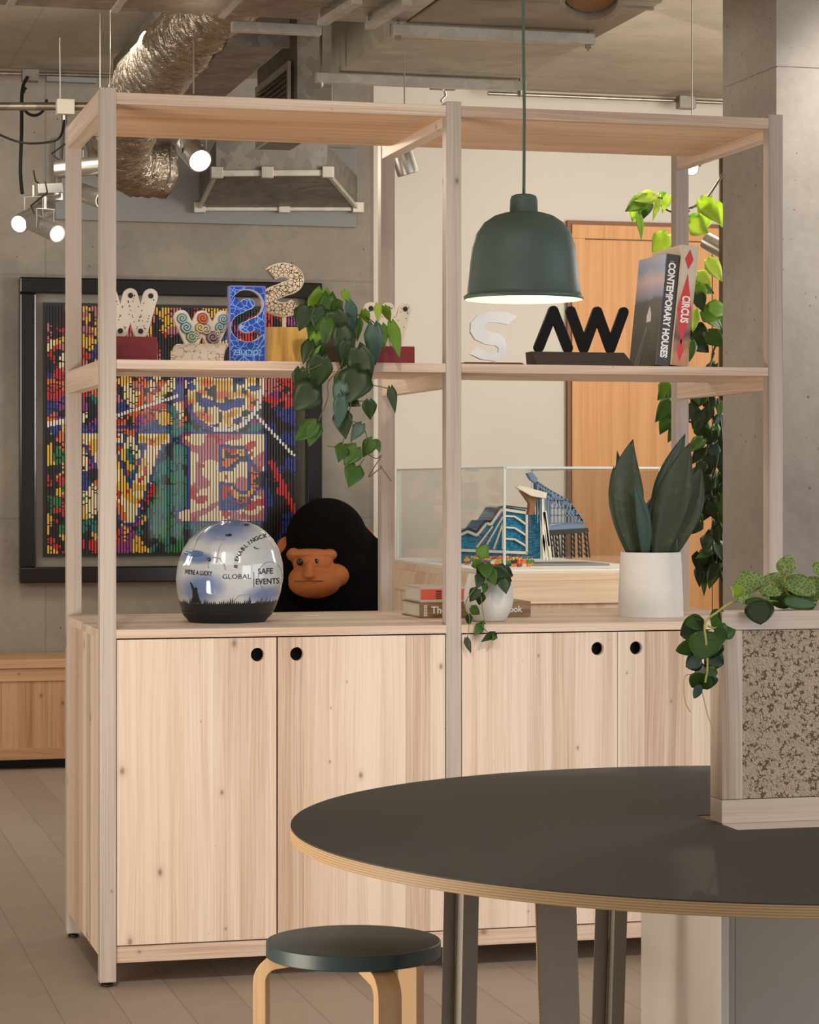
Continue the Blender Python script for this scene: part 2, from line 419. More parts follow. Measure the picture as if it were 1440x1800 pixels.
def s_path(w, h, n=40, mirror=False):
    """centre line of a letter S, w wide and h tall, origin at its middle"""
    P = []
    r1x, r1y = w/2, h*.235; cy1 = h/2-r1y; cy2 = -h/2+r1y
    for i in range(n+1):
        a = radians(28 + (270-28)*i/n); P.append((r1x*.94*cos(a), cy1+r1y*sin(a)))
    for i in range(1, n+1):
        a = radians(90 - (270-28)*i/n); P.append((r1x*cos(a), cy2+r1y*sin(a)))
    Q = [P[0]]
    for p in P[1:]:
        if math.hypot(p[0]-Q[-1][0], p[1]-Q[-1][1]) > h*.01: Q.append(p)
    for _ in range(3):
        Q = [Q[0]]+[((Q[i-1][0]+2*Q[i][0]+Q[i+1][0])/4, (Q[i-1][1]+2*Q[i][1]+Q[i+1][1])/4) for i in range(1, len(Q)-1)]+[Q[-1]]
    if mirror: Q = [(-x, y) for x, y in Q]
    return Q
def capsule(x0, y0, x1, y1, w, n=10):
    a = atan2(y1-y0, x1-x0); r = w/2
    return [(x0+r*cos(a+pi/2+pi*i/n), y0+r*sin(a+pi/2+pi*i/n)) for i in range(n+1)] + \
           [(x1+r*cos(a-pi/2+pi*i/n), y1+r*sin(a-pi/2+pi*i/n)) for i in range(n+1)]
XX, YY, ZZ = (1, 0, 0), (0, 1, 0), (0, 0, 1)
def clear_glass(name, tint, gl=.08):
    m = N(name); tr = m.new('ShaderNodeBsdfTransparent'); tr.inputs[0].default_value = tint
    g = m.new('ShaderNodeBsdfGlossy'); g.inputs['Roughness'].default_value = .03
    lw = m.new('ShaderNodeLayerWeight'); lw.inputs[0].default_value = .35
    f = m.math('MINIMUM', m.math('ADD', m.math('MULTIPLY', lw.outputs['Fresnel'], gl), 0.0), .9)
    ms = m.new('ShaderNodeMixShader'); m.link(f, ms.inputs[0]); m.link(tr.outputs[0], ms.inputs[1]); m.link(g.outputs[0], ms.inputs[2])
    m.link(ms.outputs[0], m.n['Material Output'].inputs[0]); return m.m
# ================================================================== the room
WY, CZ = 12.75, 3.53
XJ = PY(657, 500, WY).x
struct(MB().box(-3.5, 8.5, -1.5, WY+.4, -.1, 0), 'floor', M['floor'])
struct(MB().box(-3.5, 8.5, -1.5, WY+.4, CZ, CZ+.2), 'ceiling', M['concrete_ceiling'])
struct(MB().box(-3.5, XJ, WY, WY+.3, 0, CZ), 'wall_back', M['concrete_wall'])
struct(MB().box(XJ, 8.5, WY+.012, WY+.3, 0, CZ), 'wall_rear', M['plaster'])
struct(MB().box(-3.62, -3.5, -1.5, WY+.4, -.1, CZ+.2), 'wall_left', M['plaster'])
# concrete column right of the shelving
cx0 = PY(1365, 118, 8.05).x
col = MB().box(cx0, cx0+1.3, 8.05, 8.55, 0, 2.865); col.box(cx0, cx0+1.3, 8.05, 8.55, 2.871, CZ)
col.box(cx0+.004, cx0+1.29, 8.054, 8.54, 2.86, 2.875)
c = struct(col, 'concrete_column', M['concrete_column']); c.name = 'trim_1'
# door in the back wall
dr = bpy.data.objects.new('door_1', None); COL.objects.link(dr); dr['kind'] = 'structure'
dx0, dx1, dz = PY(1003, 395, WY).x, 6.05, 2.812
fy = WY-.03
f = MB().box(dx0, dx0+.075, fy, WY+.011, 0, dz-.075).box(dx1-.075, dx1, fy, WY+.011, 0, dz-.075).box(dx0, dx1, fy, WY+.011, dz-.075, dz)
f.build('door_frame', M['oak'], dr, bevel=.003)
MB().box(dx0-.022, dx0-.001, fy+.012, WY+.011, 0, dz+.022).box(dx0-.001, dx1, fy+.012, WY+.011, dz+.001, dz+.022).build('door_reveal', plain('dark_brown_reveal', srgb(128, 84, 52), .6), dr)
sx = PY(1251, 900, WY).x
M['oak_leaf'] = wood('oak_door_leaf', srgb(214, 158, 100), srgb(206, 148, 90), srgb(188, 128, 74), 2, stave=.7, knots=0, stavevar=.15)
MB().box(dx0+.08, sx-.003, WY-.012, WY+.01, .01, dz-.08).build('door_leaf', M['oak_leaf'], dr)
MB().box(sx+.003, dx1-.08, WY-.012, WY+.01, .01, dz-.08).build('door_leaf', M['oak_leaf'], dr)
h = MB(); hx = PY(1268, 800, WY).x
h.tube([(hx, WY-.07, .78), (hx, WY-.07, 2.17)], .014, 12)
for z in (.95, 2.0): h.tube([(hx, WY-.07, z), (hx, WY-.012, z)], .009, 8)
h.build('pull_handle', M['alu'], dr, smooth=40)

# ================================================================== timber shelving unit
X0, Y0, BW, PW, DP, HT = .905, 6.909, 1.004, .0455, .829, 2.518
ZT, ZB = 1.0, .976
uL, uM, uR = X0, X0+BW, X0+2*BW
YB = Y0+DP
unit = thing('shelving_unit', 'tall open-framed pale pine shelving unit with four cabinet doors dividing the room', 'shelving unit', (X0, Y0, 0))
for x in (uL, uM, uR):
    for y in (Y0, YB-PW):
        MB().box(x, x+PW, y, y+PW, .014, HT).build('post', M['post_z'], unit, bevel=.0015)
        ft = MB().lathe((x+PW/2, y+PW/2, 0), [(.014, 0), (.017, .002), (.017, .007), (.006, .009), (.006, .016)], 16, closed=True)
        ft.build('levelling_foot', M['blackmatt'], unit, smooth=40)
for x in (uL, uM, uR):   # rails running front to back
    MB().box(x+.002, x+PW-.002, Y0+PW, YB-PW, HT-.068, HT-.001).build('top_rail', M['pine_y'], unit, bevel=.0012)
    MB().box(x+.002, x+PW-.002, Y0+PW, YB-PW, 1.690, 1.758).build('shelf_rail', M['pine_y'], unit, bevel=.0012)
for x in (uL, uM):
    MB().box(x+PW, x+BW, Y0+.003, Y0+.68, HT-.041, HT-.017).build('top_board', M['under_x'], unit, bevel=.0012)
    MB().box(x+PW, x+BW, Y0+.001, Y0+.020, HT-.044, HT-.012).build('top_fascia', M['pine_x'], unit, bevel=.0012)
    MB().box(x+PW, x+BW, Y0+.003, Y0+.50, 1.732, 1.758).build('shelf', M['pine_x'], unit, bevel=.0012)
    MB().box(x+PW, x+BW, Y0+.006, Y0+.03, .066, .112).build('bottom_rail', M['pine_x'], unit, bevel=.0012)
    MB().box(x+PW, x+BW, YB-.03, YB-.006, .066, ZB).build('back_panel', M['pine_z'], unit)
    MB().box(x+PW, x+BW, Y0+.03, YB-.03, .09, .11).build('cabinet_floor', M['pine_x'], unit)
# worktop: notched between the posts
wt = MB()
for x in (uL, uM): wt.box(x+PW, x+BW, Y0+.001, YB-.002, ZB, ZT)
for x in (uL, uM, uR): wt.box(x, x+PW, Y0+PW, YB-PW, ZB, ZT)
wt.build('worktop', M['pine_x'], unit)
for x in (uL, uR):
    MB().box(x+(.0004 if x == uL else PW-.0214), x+(.0214 if x == uL else PW-.0004), Y0+PW, YB-PW, .085, ZB).build('side_panel', M['pine_z'], unit)
MB().box(uM+.012, uM+.034, Y0+PW, YB-.03, .11, ZB).build('partition', M['pine_z'], unit)
# doors with round finger holes
def door(xa, xb, hx):
    hz = .924
    mb = curve_mb([[(xa, .116), (xb, .116), (xb, ZB-.004), (xa, ZB-.004)], circ(hx, hz, .0195)], .019, (0, Y0+.020, 0), XX, ZZ, (0, -1, 0))
    d = sub(mb.build('door', M['pine_z'], unit))
    cup = MB().lathe((hx, Y0+.0195, hz), [(.0205, -.0005), (.0205, .030), (.001, .030)], 28, axis=(0, 1, 0))  # black cup stands in for the dark inside the cabinet
    cup.build('finger_hole', M['blackmatt'], d, smooth=40)
mid = lambda x: x+PW+(BW-PW)/2
door(uL+PW+.002, 1.4075, 1.353); door(1.4125, uM-.003, 1.467)
door(uM+PW+.002, mid(uM)-.001, mid(uM)-.062); door(mid(uM)+.001, uR-.003, mid(uM)+.058)
# ================================================================== along the back wall
# timber bench
bx0, bx1 = -1.2, 3.02
bn = thing('timber_bench', 'long warm pine box bench low against the concrete wall, left of the shelving', 'bench', (0.9, 12.5, 0))
MB().box(bx0, bx1, 12.25, WY-.01, .50, .545).build('seat_board', M['bench_x'], bn, bevel=.004)
b = MB().box(bx0, bx1, 12.262, 12.30, .436, .50).box(bx0, bx1, 12.262, 12.30, .05, .106)
b.build('front_rail', M['bench_x'], bn, bevel=.002)
MB().box(bx0, bx1, 12.270, 12.30, .106, .436).build('front_panel', M['bench_z'], bn)
MB().box(bx0+.02, bx1-.02, 12.42, WY-.02, 0, .5).build('recessed_base', M['blackmatt'], bn)

# framed picture of coloured slats
YF = WY-.055
pa, pb = PY(34, 487, YF), PY(565, 1020, YF); ia, ib = PY(82, 537, YF), PY(520, 970, YF)
FX0, FX1, FZ1, FZ0 = pa.x, pb.x, pa.z, pb.z
pic = thing('framed_picture', 'big glazed picture of multicoloured vertical slats in a glossy black frame on the concrete wall', 'picture', ((FX0+FX1)/2, WY, FZ0))
fr = MB(); fw = .082
fr.box(FX0, FX1, YF-.03, WY-.002, FZ1-fw, FZ1).box(FX0, FX1, YF-.03, WY-.002, FZ0, FZ0+fw)
fr.box(FX0, FX0+fw, YF-.03, WY-.002, FZ0+fw, FZ1-fw).box(FX1-fw, FX1, YF-.03, WY-.002, FZ0+fw, FZ1-fw)
fr.build('frame', M['black'], pic, bevel=.008)
M['linen'] = concrete('grey_linen_mount', srgb(120, 113, 102), srgb(146, 138, 125), scale=2, pits=.3)
MB().box(FX0+fw, FX1-fw, YF+.03, YF+.04, FZ0+fw, FZ1-fw).build('mount', M['linen'], pic)
AX0, AX1, AZ0, AZ1 = ia.x, ib.x, ib.z, ia.z
MB().box(AX0-.016, AX1+.016, YF+.006, YF+.03, AZ0-.016, AZ1+.016).build('backing_board', M['blackmatt'], pic)
def art():
    rnd = random.Random(5)
    P = dict(r=(200,40,38), k=(18,16,22), y=(226,178,60), c=(236,218,170), b=(40,58,140), t=(26,120,108), p=(190,110,110), m=(150,50,130), w=(232,226,214), o=(224,110,50), g=(40,120,60), v=(98,60,140), n=(50,14,24))
    sites = []
    for i in range(620):
        x, y = rnd.random(), rnd.random()
        if y < .12: pal = 'nkkkryyp' if x < .75 else 'rrpkkm'
        elif x < .12 and y > .55: pal = 'rykgyrk'
        elif y < .38: pal = 'rrbkkypoc' if x < .45 else ('kkbycyo' if x < .8 else 'rrrpkm')
        elif .42 < x < .66 and y > .45: pal = 'tttkgtk'
        elif x > .85: pal = 'kkbbkrn'
        elif y > .85: pal = 'kktrykmk'
        else: pal = 'krboktmyc'
        sites.append((x, y, P[rnd.choice(pal)]))
    cells = {}
    for s_ in sites: cells.setdefault((int(s_[0]*12), int(s_[1]*12)), []).append(s_)
    def vor(x, y):
        x2 = x+.03*noise.noise(Vector((x*9, y*9, 3))); y2 = y+.03*noise.noise(Vector((x*9, y*9, 8)))
        best = 9; c = P['k']; i, j = int(x2*12), int(y2*12)
        for a in range(i-2, i+3):
            for b_ in range(j-2, j+3):
                for s_ in cells.get((a, b_), ()):
                    d = (s_[0]-x2)**2+((s_[1]-y2)*.8)**2
                    if d < best: best, c = d, s_[2]
        return c, best
    def inpoly(x, y, q):
        r = False; n = len(q)
        for i in range(n):
            x1, y1 = q[i]; x2, y2 = q[(i+1) % n]
            if (y1 > y) != (y2 > y) and x < (x2-x1)*(y-y1)/(y2-y1)+x1: r = not r
        return r
    Vp = [(.08,.515),(.30,.515),(.30,.55),(.255,.555),(.33,.74),(.40,.555),(.36,.55),(.36,.515),(.49,.515),(.49,.55),(.455,.56),(.345,.875),(.30,.875),(.16,.56),(.08,.55)]
    Ep = [(.53,.515),(.875,.515),(.875,.665),(.845,.665),(.79,.565),(.69,.555),(.69,.67),(.74,.665),(.77,.63),(.80,.63),(.80,.75),(.77,.75),(.74,.715),(.69,.71),(.69,.83),(.79,.825),(.845,.745),(.875,.745),(.875,.87),(.52,.87),(.52,.835),(.575,.82),(.575,.57),(.53,.55)]
    def near(q, x, y, d):
        for a, b_ in ((d,0),(-d,0),(0,d),(0,-d)):
            if inpoly(x+a, y+b_, q): return True
        return False
    def colr(x, y):
        c, d = vor(x, y)
        for q, pal in ((Vp, 'ccycoc'), (Ep, 'ycpcrg')):
            if inpoly(x, y, q):
                k = noise.noise(Vector((x*8, y*11, 1.3 if q is Vp else 6.1)))
                i = int((k*.5+.5)*5.99); e = noise.noise(Vector((x*30, y*22, 2)))
                return P['r'] if e > .38 else P[pal[max(0, min(5, i))]]
            if near(q, x, y, .012): return P['b']
        if abs(y-.487) < .008 and .12 < x < .5: return P['b']
        rr = math.hypot((x-.70)/.155, (y-.30)/.19)           # round shape in the upper right
        if abs(rr-1.06) < .05 and y > .28: return P['v'] if x < .66 else P['w']
        if rr < 1:
            k = noise.noise(Vector((x*15, y*24, 4))); e = noise.noise(Vector((x*34, y*22, 7)))
            if e > .30: return P['k']
            return P['b'] if k > .20 else (P['c'] if k > -.05 else (P['y'] if k > -.25 else P['o']))
        for (xa, ya, xb, yb, wd, cc) in ((.90,.63,1.0,.84,.012,'r'),(.84,.44,.99,.60,.006,'w'),(.28,.44,.52,.36,.006,'w'),(.30,.10,.50,.26,.012,'p'),(0,.48,.14,.45,.01,'w')):
            vx, vy = xb-xa, yb-ya; t = max(0, min(1, ((x-xa)*vx+(y-ya)*vy)/(vx*vx+vy*vy)))
            if math.hypot(x-xa-t*vx, y-ya-t*vy) < wd: return P[cc]
        # scribbled line work
        if abs(noise.noise(Vector((x*18, y*18, 9)))) < .035 or abs(noise.noise(Vector((x*40, y*30, 5)))) < .015: return P['k']
        return c
    ns, nv = 86, 210; wdt = AX1-AX0; pitch = wdt/ns; sw = pitch*.60
    vs, fs, cols = [], [], []
    y0, y1 = YF-.004, YF+.008
    for i in range(ns):
        xc = AX0+pitch*(i+.5); base = len(vs)
        for j in range(nv+1):
            z = AZ1-(AZ1-AZ0)*j/nv
            for (dx, yy) in ((-sw/2, y1), (-sw/2, y0), (sw/2, y0), (sw/2, y1)): vs.append((xc+dx, yy, z))
        for j in range(nv):
            c = colr((i+.5)/ns, (j+.5)/nv)
            for k in range(3):
                a = base+j*4+k; fs.append((a, a+4, a+5, a+1)); cols.append(c)
    mb = MB(); mb.add(vs, fs)
    m = N('printed_slat_colours'); at = m.new('ShaderNodeVertexColor', layer_name='print')
    m.base(at.outputs[0]); m.set(Roughness=.45)
    o = mb.build('slatted_print', m.m, pic)
    ca = o.data.color_attributes.new('print', 'FLOAT_COLOR', 'CORNER')
    buf = []
    for c in cols:
        q = srgb(*c); buf += list(q)*4
    ca.data.foreach_set('color', buf)
art()
M['glass'] = clear_glass('picture_glass', (.99, .99, .99, 1), .22)
MB().box(FX0+fw-.01, FX1-fw+.01, YF-.016, YF-.012, FZ0+fw-.01, FZ1-fw+.01).build('glazing', M['glass'], pic)

# painted panel fixed high on the concrete wall
a, b = PY(97, 250, WY-.02), PY(626, 400, WY-.02)
tag(MB().box(a.x, b.x, WY-.03, WY-.001, b.z, CZ-.35).build('wall_panel', M['greypaint'], None, bevel=.003),
    'flat grey painted panel mounted high on the concrete wall behind the steel plenum', 'panel')
# tapered galvanised plenum on that panel
pl = thing('duct_plenum', 'tapered galvanised steel plenum with flanged rims high on the concrete wall', 'duct plenum', (2.6, 12.4, 2.85))
yw, yn = 12.70, 12.10
A, B_ = PY(350, 366, yw), PY(628, 366, yw); C_, D_ = PY(380, 305, yn), PY(575, 304, yn)
T = MB().hexa([A, C_, D_, B_, (A.x, yw, CZ-.5), (C_.x, yn, CZ-.42), (D_.x, yn, CZ-.42), (B_.x, yw, CZ-.5)])
T.f = [f_ for f_ in T.f]
T.build('shell', M['galv_dark'], pl)
t = MB().bar(A, B_, .03, .03).bar(C_, D_, .03, .03).bar(A, C_, .02, .02).bar(B_, D_, .02, .02)
for p, q, k in ((A, B_, .53), (C_, D_, .45)):
    p_ = p.lerp(q, k); t.box(p_.x-.03, p_.x+.03, p_.y-.03, p_.y+.02, p_.z-.025, p_.z+.03)
for p in (A, B_, C_, D_): t.box(p.x-.03, p.x+.03, p.y-.03, p.y+.01, p.z-.025, p.z+.03)
t.build('flange', M['galv_light'], pl, bevel=.002)

# ------------------------------------------------------------------ plush ape sitting on the bench
def fur():
    m = N('black_fur'); v = m.coords(); n = m.noise(v, 160, 4, .8); n2 = m.noise(v, 9, 3)
    m.base(m.mix(n, srgb(5, 5, 6), srgb(22, 20, 19))); m.set(Roughness=.95, Specular_IOR_Level=.1)
    m.bump(m.math('ADD', n, n2), .9, .012); return m.m
M['fur'] = fur()
M['hide'] = plain('orange_suede', srgb(168, 96, 44), .75, var=.16)
ape = thing('plush_ape', 'large black plush ape with an orange suede face sitting on the bench against the wall', 'soft toy', (2.79, 12.45, .545))
def blobs(name, mat, lst, vox=.012, iters=3):
    mb = MB()
    for c, r, *e in lst: mb.ball(c, *r, nu=24, nv=16, rot=(e[0] if e else None))
    o = mb.build(name, mat, ape, smooth=180)
    md = o.modifiers.new('r', 'REMESH'); md.mode = 'VOXEL'; md.voxel_size = vox; md.use_smooth_shade = True
    sm = o.modifiers.new('s', 'SMOOTH'); sm.iterations = iters; sm.factor = .5
    return o
hc = PY(576, 962, 12.40); hx_, hy_, hz_ = hc
ry = lambda a: Matrix.Rotation(radians(a), 3, 'Y')
body = [((hx_+.0, 12.42, hz_+.03), (.215, .20, .225)), ((hx_+.02, 12.41, hz_-.12), (.225, .19, .16)),
        ((hx_+.06, 12.47, .93), (.27, .20, .32)), ((hx_+.03, 12.42, .775), (.30, .21, .21)),
        ((hx_+.30, 12.42, .93), (.10, .11, .22), ry(-22)), ((hx_-.20, 12.42, .90), (.10, .11, .22), ry(14)),
        ((hx_+.38, 12.34, .76), (.085, .10, .18), ry(-8)), ((hx_-.25, 12.32, .76), (.085, .10, .18), ry(5)),
        ((hx_-.16, 12.20, .67), (.11, .24, .10)), ((hx_+.22, 12.20, .67), (.11, .24, .10))]
blobs('body', M['fur'], body, .016)
def fp(px, py, y): return PY(px, py, y)
face = [(fp(550, 990, 12.21), (.105, .07, .06)), (fp(545, 974, 12.205), (.125, .055, .028)),
        (fp(516, 975, 12.22), (.035, .05, .035)), (fp(579, 975, 12.22), (.04, .05, .03)),
        (fp(553, 1025, 12.19), (.135, .10, .078)), (fp(588, 1012, 12.22), (.075, .08, .062)), (fp(528, 1018, 12.20), (.06, .08, .06)),
        (fp(543, 1003, 12.13), (.026, .035, .048)), (fp(543, 1012, 12.11), (.034, .03, .018))]
fo = blobs('face', M['hide'], face, .007, 2)
m_ = MB()
pts = [fp(x, y, yy) for x, y, yy in ((517, 1022, 12.125), (527, 1022, 12.10), (540, 1021, 12.085), (556, 1021, 12.085), (572, 1022, 12.10), (588, 1021, 12.13))]
m_.tube(pts, .0028, 6); m_.build('mouth', plain('dark_seam', srgb(96, 48, 24), .8), ape, smooth=60)
for px in (527, 556):
    e_ = MB().ball(fp(px, 988, 12.150),   .017, .010, .018, 16, 10); e_.build('eye', M['black'], ape, smooth=180)
for px, py, sx_ in ((644, 944, 1), (500, 962, -1)):
    c_ = fp(px, py, 12.44); er = MB().ball(c_, .042, .022, .058, 18, 12, ry(-25*sx_)); er.ball((c_.x-.004*sx_, c_.y-.012, c_.z), .024, .02, .034, 14, 10, ry(-25*sx_))
    er.build('ear', M['hide'], ape, smooth=180)
for sx_ in (-.16, .22):
    MB().ball((hx_+sx_, 11.99, .68), .065, .03, .085, 16, 12).build('foot_sole', M['hide'], ape, smooth=180)

# ------------------------------------------------------------------ display plinth, glass case and brick models
PZ0 = 1.05
pn = PZ(887, 1002, PZ0); PLX0, PLY0 = 2.90, pn.y-.06; PLX1, PLY1 = 3.72, 11.75
plh = thing('display_plinth', 'pale pine plank plinth carrying the glass display case behind the shelving', 'plinth', ((PLX0+PLX1)/2, (PLY0+PLY1)/2, 0))
MB().box(PLX0+.01, PLX1-.01, PLY0+.01, PLY1-.01, .04, PZ0-.14).build('planked_body', M['plinth_z'], plh)
b = MB().box(PLX0, PLX1, PLY0, PLY0+.03, PZ0-.14, PZ0-.045).box(PLX0, PLX0+.03, PLY0+.03, PLY1-.03, PZ0-.14, PZ0-.045)
b.box(PLX1-.03, PLX1, PLY0+.03, PLY1-.03, PZ0-.14, PZ0-.045).box(PLX0, PLX1, PLY1-.03, PLY1, PZ0-.14, PZ0-.045)
b.build('apron', M['plinth_x'], plh, bevel=.002)
b = MB()
for z in (0.0,):
    b.box(PLX0+.04, PLX1-.04, PLY0+.04, PLY1-.04, 0, .04)
b.build('base', M['blackmatt'], plh)
MB().box(PLX0, PLX1, PLY0, PLY1, PZ0-.045, PZ0-.012).build('top_board', M['plinth_x'], plh, bevel=.002)
MB().box(PLX0+.004, PLX1-.004, PLY0+.004, PLY1-.004, PZ0-.012, PZ0).build('white_top', M['white'], plh, bevel=.002)
# case
GX0, GY0 = pn.x, pn.y; g1 = PZ(1160, 1003, PZ0); GX1 = atx = GX0+ (PY(1160, 900, GY0).x-GX0)
GY1 = 11.66; GZ = PY(887, 821, GY0).z
M['caseglass'] = clear_glass('display_glass', (.975, .98, .975, 1), .25)
M['edge'] = plain('polished_glass_edge', srgb(222, 232, 226), .25)
M['edge'].node_tree.nodes['Principled BSDF'].inputs['Alpha'].default_value = .8
gc = thing('display_case', 'long rectangular clear glass display case standing on the pale plinth', 'display case', ((GX0+GX1)/2, (GY0+GY1)/2, PZ0))
th = .006
for nm, bb in (('pane', (GX0, GX1, GY0, GY0+th)), ('pane', (GX0, GX0+th, GY0, GY1)), ('pane', (GX1-th, GX1, GY0, GY1)), ('pane', (GX0, GX1, GY1-th, GY1))):
    MB().box(*bb, PZ0+.001, GZ).build(nm, M['caseglass'], gc)
MB().box(GX0, GX1, GY0, GY1, GZ-.006, GZ).build('lid', M['caseglass'], gc)
e = MB()
for x in (GX0, GX1):
    for y in (GY0, GY1): e.box(x-.005, x+.005, y-.005, y+.005, PZ0+.001, GZ)
for y in (GY0, GY1): e.box(GX0, GX1, y-.005, y+.005, GZ-.006, GZ+.002)
for x in (GX0, GX1): e.box(x-.005, x+.005, GY0, GY1, GZ-.006, GZ+.002)
e.build('edge_trim', M['edge'], gc)
# glass-fronted arena built of bricks
M['bluebrick'] = None
def bluemat():
    m = N('blue_transparent_bricks'); v = m.coords()
    br = m.new('ShaderNodeTexBrick'); mp = m.new('ShaderNodeMapping'); tc = m.new('ShaderNodeTexCoord'); m.link(tc.outputs['Object'], mp.inputs[0])
    mp.inputs[2].default_value = (pi/2, 0, 0)
    m.link(mp.outputs[0], br.inputs['Vector']); br.inputs['Scale'].default_value = 40
    br.inputs['Color1'].default_value = srgb(28, 104, 150); br.inputs['Color2'].default_value = srgb(64, 160, 196); br.inputs['Mortar'].default_value = srgb(20, 60, 96)
    m.base(br.outputs[0]); m.set(Roughness=.2); return m.m
M['bluebrick'] = bluemat()
M['whitebrick'] = plain('white_bricks', srgb(226, 218, 204), .4)
M['greyblue'] = plain('grey_blue_bricks', srgb(110, 134, 162), .4)
M['darkbrick'] = plain('dark_grey_bricks', srgb(52, 50, 52), .4)
M['brownbrick'] = plain('brown_bricks', srgb(136, 98, 66), .45)
YA = GY0+.85
def at(px, py, y=None): return PY(px, py, y if y else YA)
ar = thing('brick_arena_model', 'toy brick arena with blue glazed zigzag facade and white ribs inside the case', 'toy building', tuple(PZ(840, 990, PZ0)[:2])+(PZ0,))
outline = [(809, 990), (809, 936), (822, 929), (838, 935), (853, 915), (862, 917), (878, 892), (886, 890), (930, 897), (930, 990)]
def poly_y(px_list, y, depth, name, mat, parent, clampz=True):
    q = [at(x, yy, y) for x, yy in px_list]; pts = [(p.x, max(p.z, PZ0+.002) if clampz else p.z) for p in q]
    mb = MB().prism(pts, (0, y, 0), XX, ZZ, YY, 0, depth); return mb.build(name, mat, parent)
poly_y(outline, YA, .22, 'glazed_hall', M['bluebrick'], ar)
def rib(p, q, wd, y=YA-.006, mat=None, name='rib', parent=None):
    mb = MB()
    for a_, b_ in zip(p[:-1], p[1:]): mb.bar(at(*a_, y), at(*b_, y), .012, wd)
    return mb.build(name, mat or M['whitebrick'], parent or ar)
rib([(809, 940), (822, 934), (838, 941), (855, 920), (863, 922), (880, 897), (888, 896), (928, 902)], 0, .012)
rib([(809, 935), (822, 928), (838, 934), (853, 914), (862, 916), (878, 891), (888, 889), (928, 894)], 0, .006, YA-.01, M['darkbrick'], 'roof_edge')
rib([(838, 962), (866, 925)], 0, .006); rib([(852, 964), (884, 908)], 0, .006); rib([(868, 965), (884, 920), (884, 965)], 0, .006)
for k in range(3): rib([(888, 907+20*k), (905, 908+20*k), (925, 922+19*k)], 0, .008)
rib([(928, 896), (928, 975)], 0, .02); rib([(809, 967), (930, 972)], 0, .012)
# crane-like tower and trestle model
tw = thing('brick_crane_model', 'toy brick model of a latticed grey-blue tower crane on dark trestle legs inside the case', 'toy crane', tuple(PZ(985, 990, PZ0)[:2])+(PZ0,))
YT = GY0+.5
def lat(name, pairs, wd, mat, y=YT, yd=0):
    mb = MB()
    for a_, b_ in pairs:
        mb.bar(at(*a_, y), at(*b_, y), wd, wd)
        if yd: mb.bar(at(*a_, y)+Vector((0, yd, 0)), at(*b_, y)+Vector((0, yd, 0)), wd, wd)
    return mb.build(name, mat, tw)
poly_y([(944, 845), (953, 850), (966, 865), (968, 925), (1020, 918), (1028, 925), (1028, 932), (968, 935), (962, 935), (948, 880)], YT, .05, 'mast_body', M['greyblue'], tw)
sl = []
top = [(945, 848), (968, 862), (1000, 880), (1027, 920)]
for (a_, b_) in zip(top[:-1], top[1:]):
    sl.append((a_, b_)); n_ = 5
    for k in range(n_):
        x = a_[0]+(b_[0]-a_[0])*k/n_; y = a_[1]+(b_[1]-a_[1])*k/n_
        sl.append(((x, y), (x, 920))); sl.append(((x, y), (x+9, min(920, y+24))))
for yy in (880, 893, 906, 920): sl.append(((966, yy), (min(1026, 966+(yy-850)*1.1), yy)))
lat('jib_lattice', sl, .005, M['greyblue'], YT, .05)
poly_y([(928, 832), (936, 830), (946, 842), (942, 849), (934, 843)], YT-.01, .04, 'jib_head', M['greyblue'], tw)
poly_y([(909, 857), (913, 853), (962, 866), (960, 876), (935, 872)], YT-.03, .04, 'counterweight', M['whitebrick'], tw)
poly_y([(916, 862), (934, 872), (946, 868), (938, 905), (930, 905), (932, 885)], YT-.01, .04, 'support', M['brownbrick'], tw)
lat('mast_leg', [((954, 866), (956, 985)), ((958, 898), (968, 984)), ((953, 940), (962, 985)), ((956, 900), (964, 960))], .012, M['whitebrick'])
for x, x2 in ((968, 974), (978, 982), (990, 990), (1006, 1007), (1018, 1020), (1029, 1034)):
    tr = [((x-2, 932), (x2-2, 980)), ((x+3, 932), (x2+3, 980))]
    for k in range(5): tr.append(((x-2, 936+9*k), (x+4, 942+9*k)))
    tr += [((x-2, 934), (x+3, 934))]
    lat('trestle_leg', tr, .006, M['darkbrick'], YT)
    lat('trestle_leg', tr, .006, M['darkbrick'], YT+.09)
poly_y([(966, 932), (1034, 928), (1036, 935), (966, 942)], YT-.005, .11, 'deck', M['darkbrick'], tw)
poly_y([(934, 905), (950, 905), (950, 982), (934, 982)], YT+.03, .05, 'glazed_shaft', M['bluebrick'], tw)
a, b = PZ(900, 996, PZ0), PZ(1060, 980, PZ0)
MB().box(at(925, 980, YT).x, at(1062, 980, YT).x, YT-.08, YT+.25, PZ0+.0005, PZ0+.009).build('base_plate', plain('grey_base_plate', srgb(128, 128, 126), .5), tw, bevel=.002)
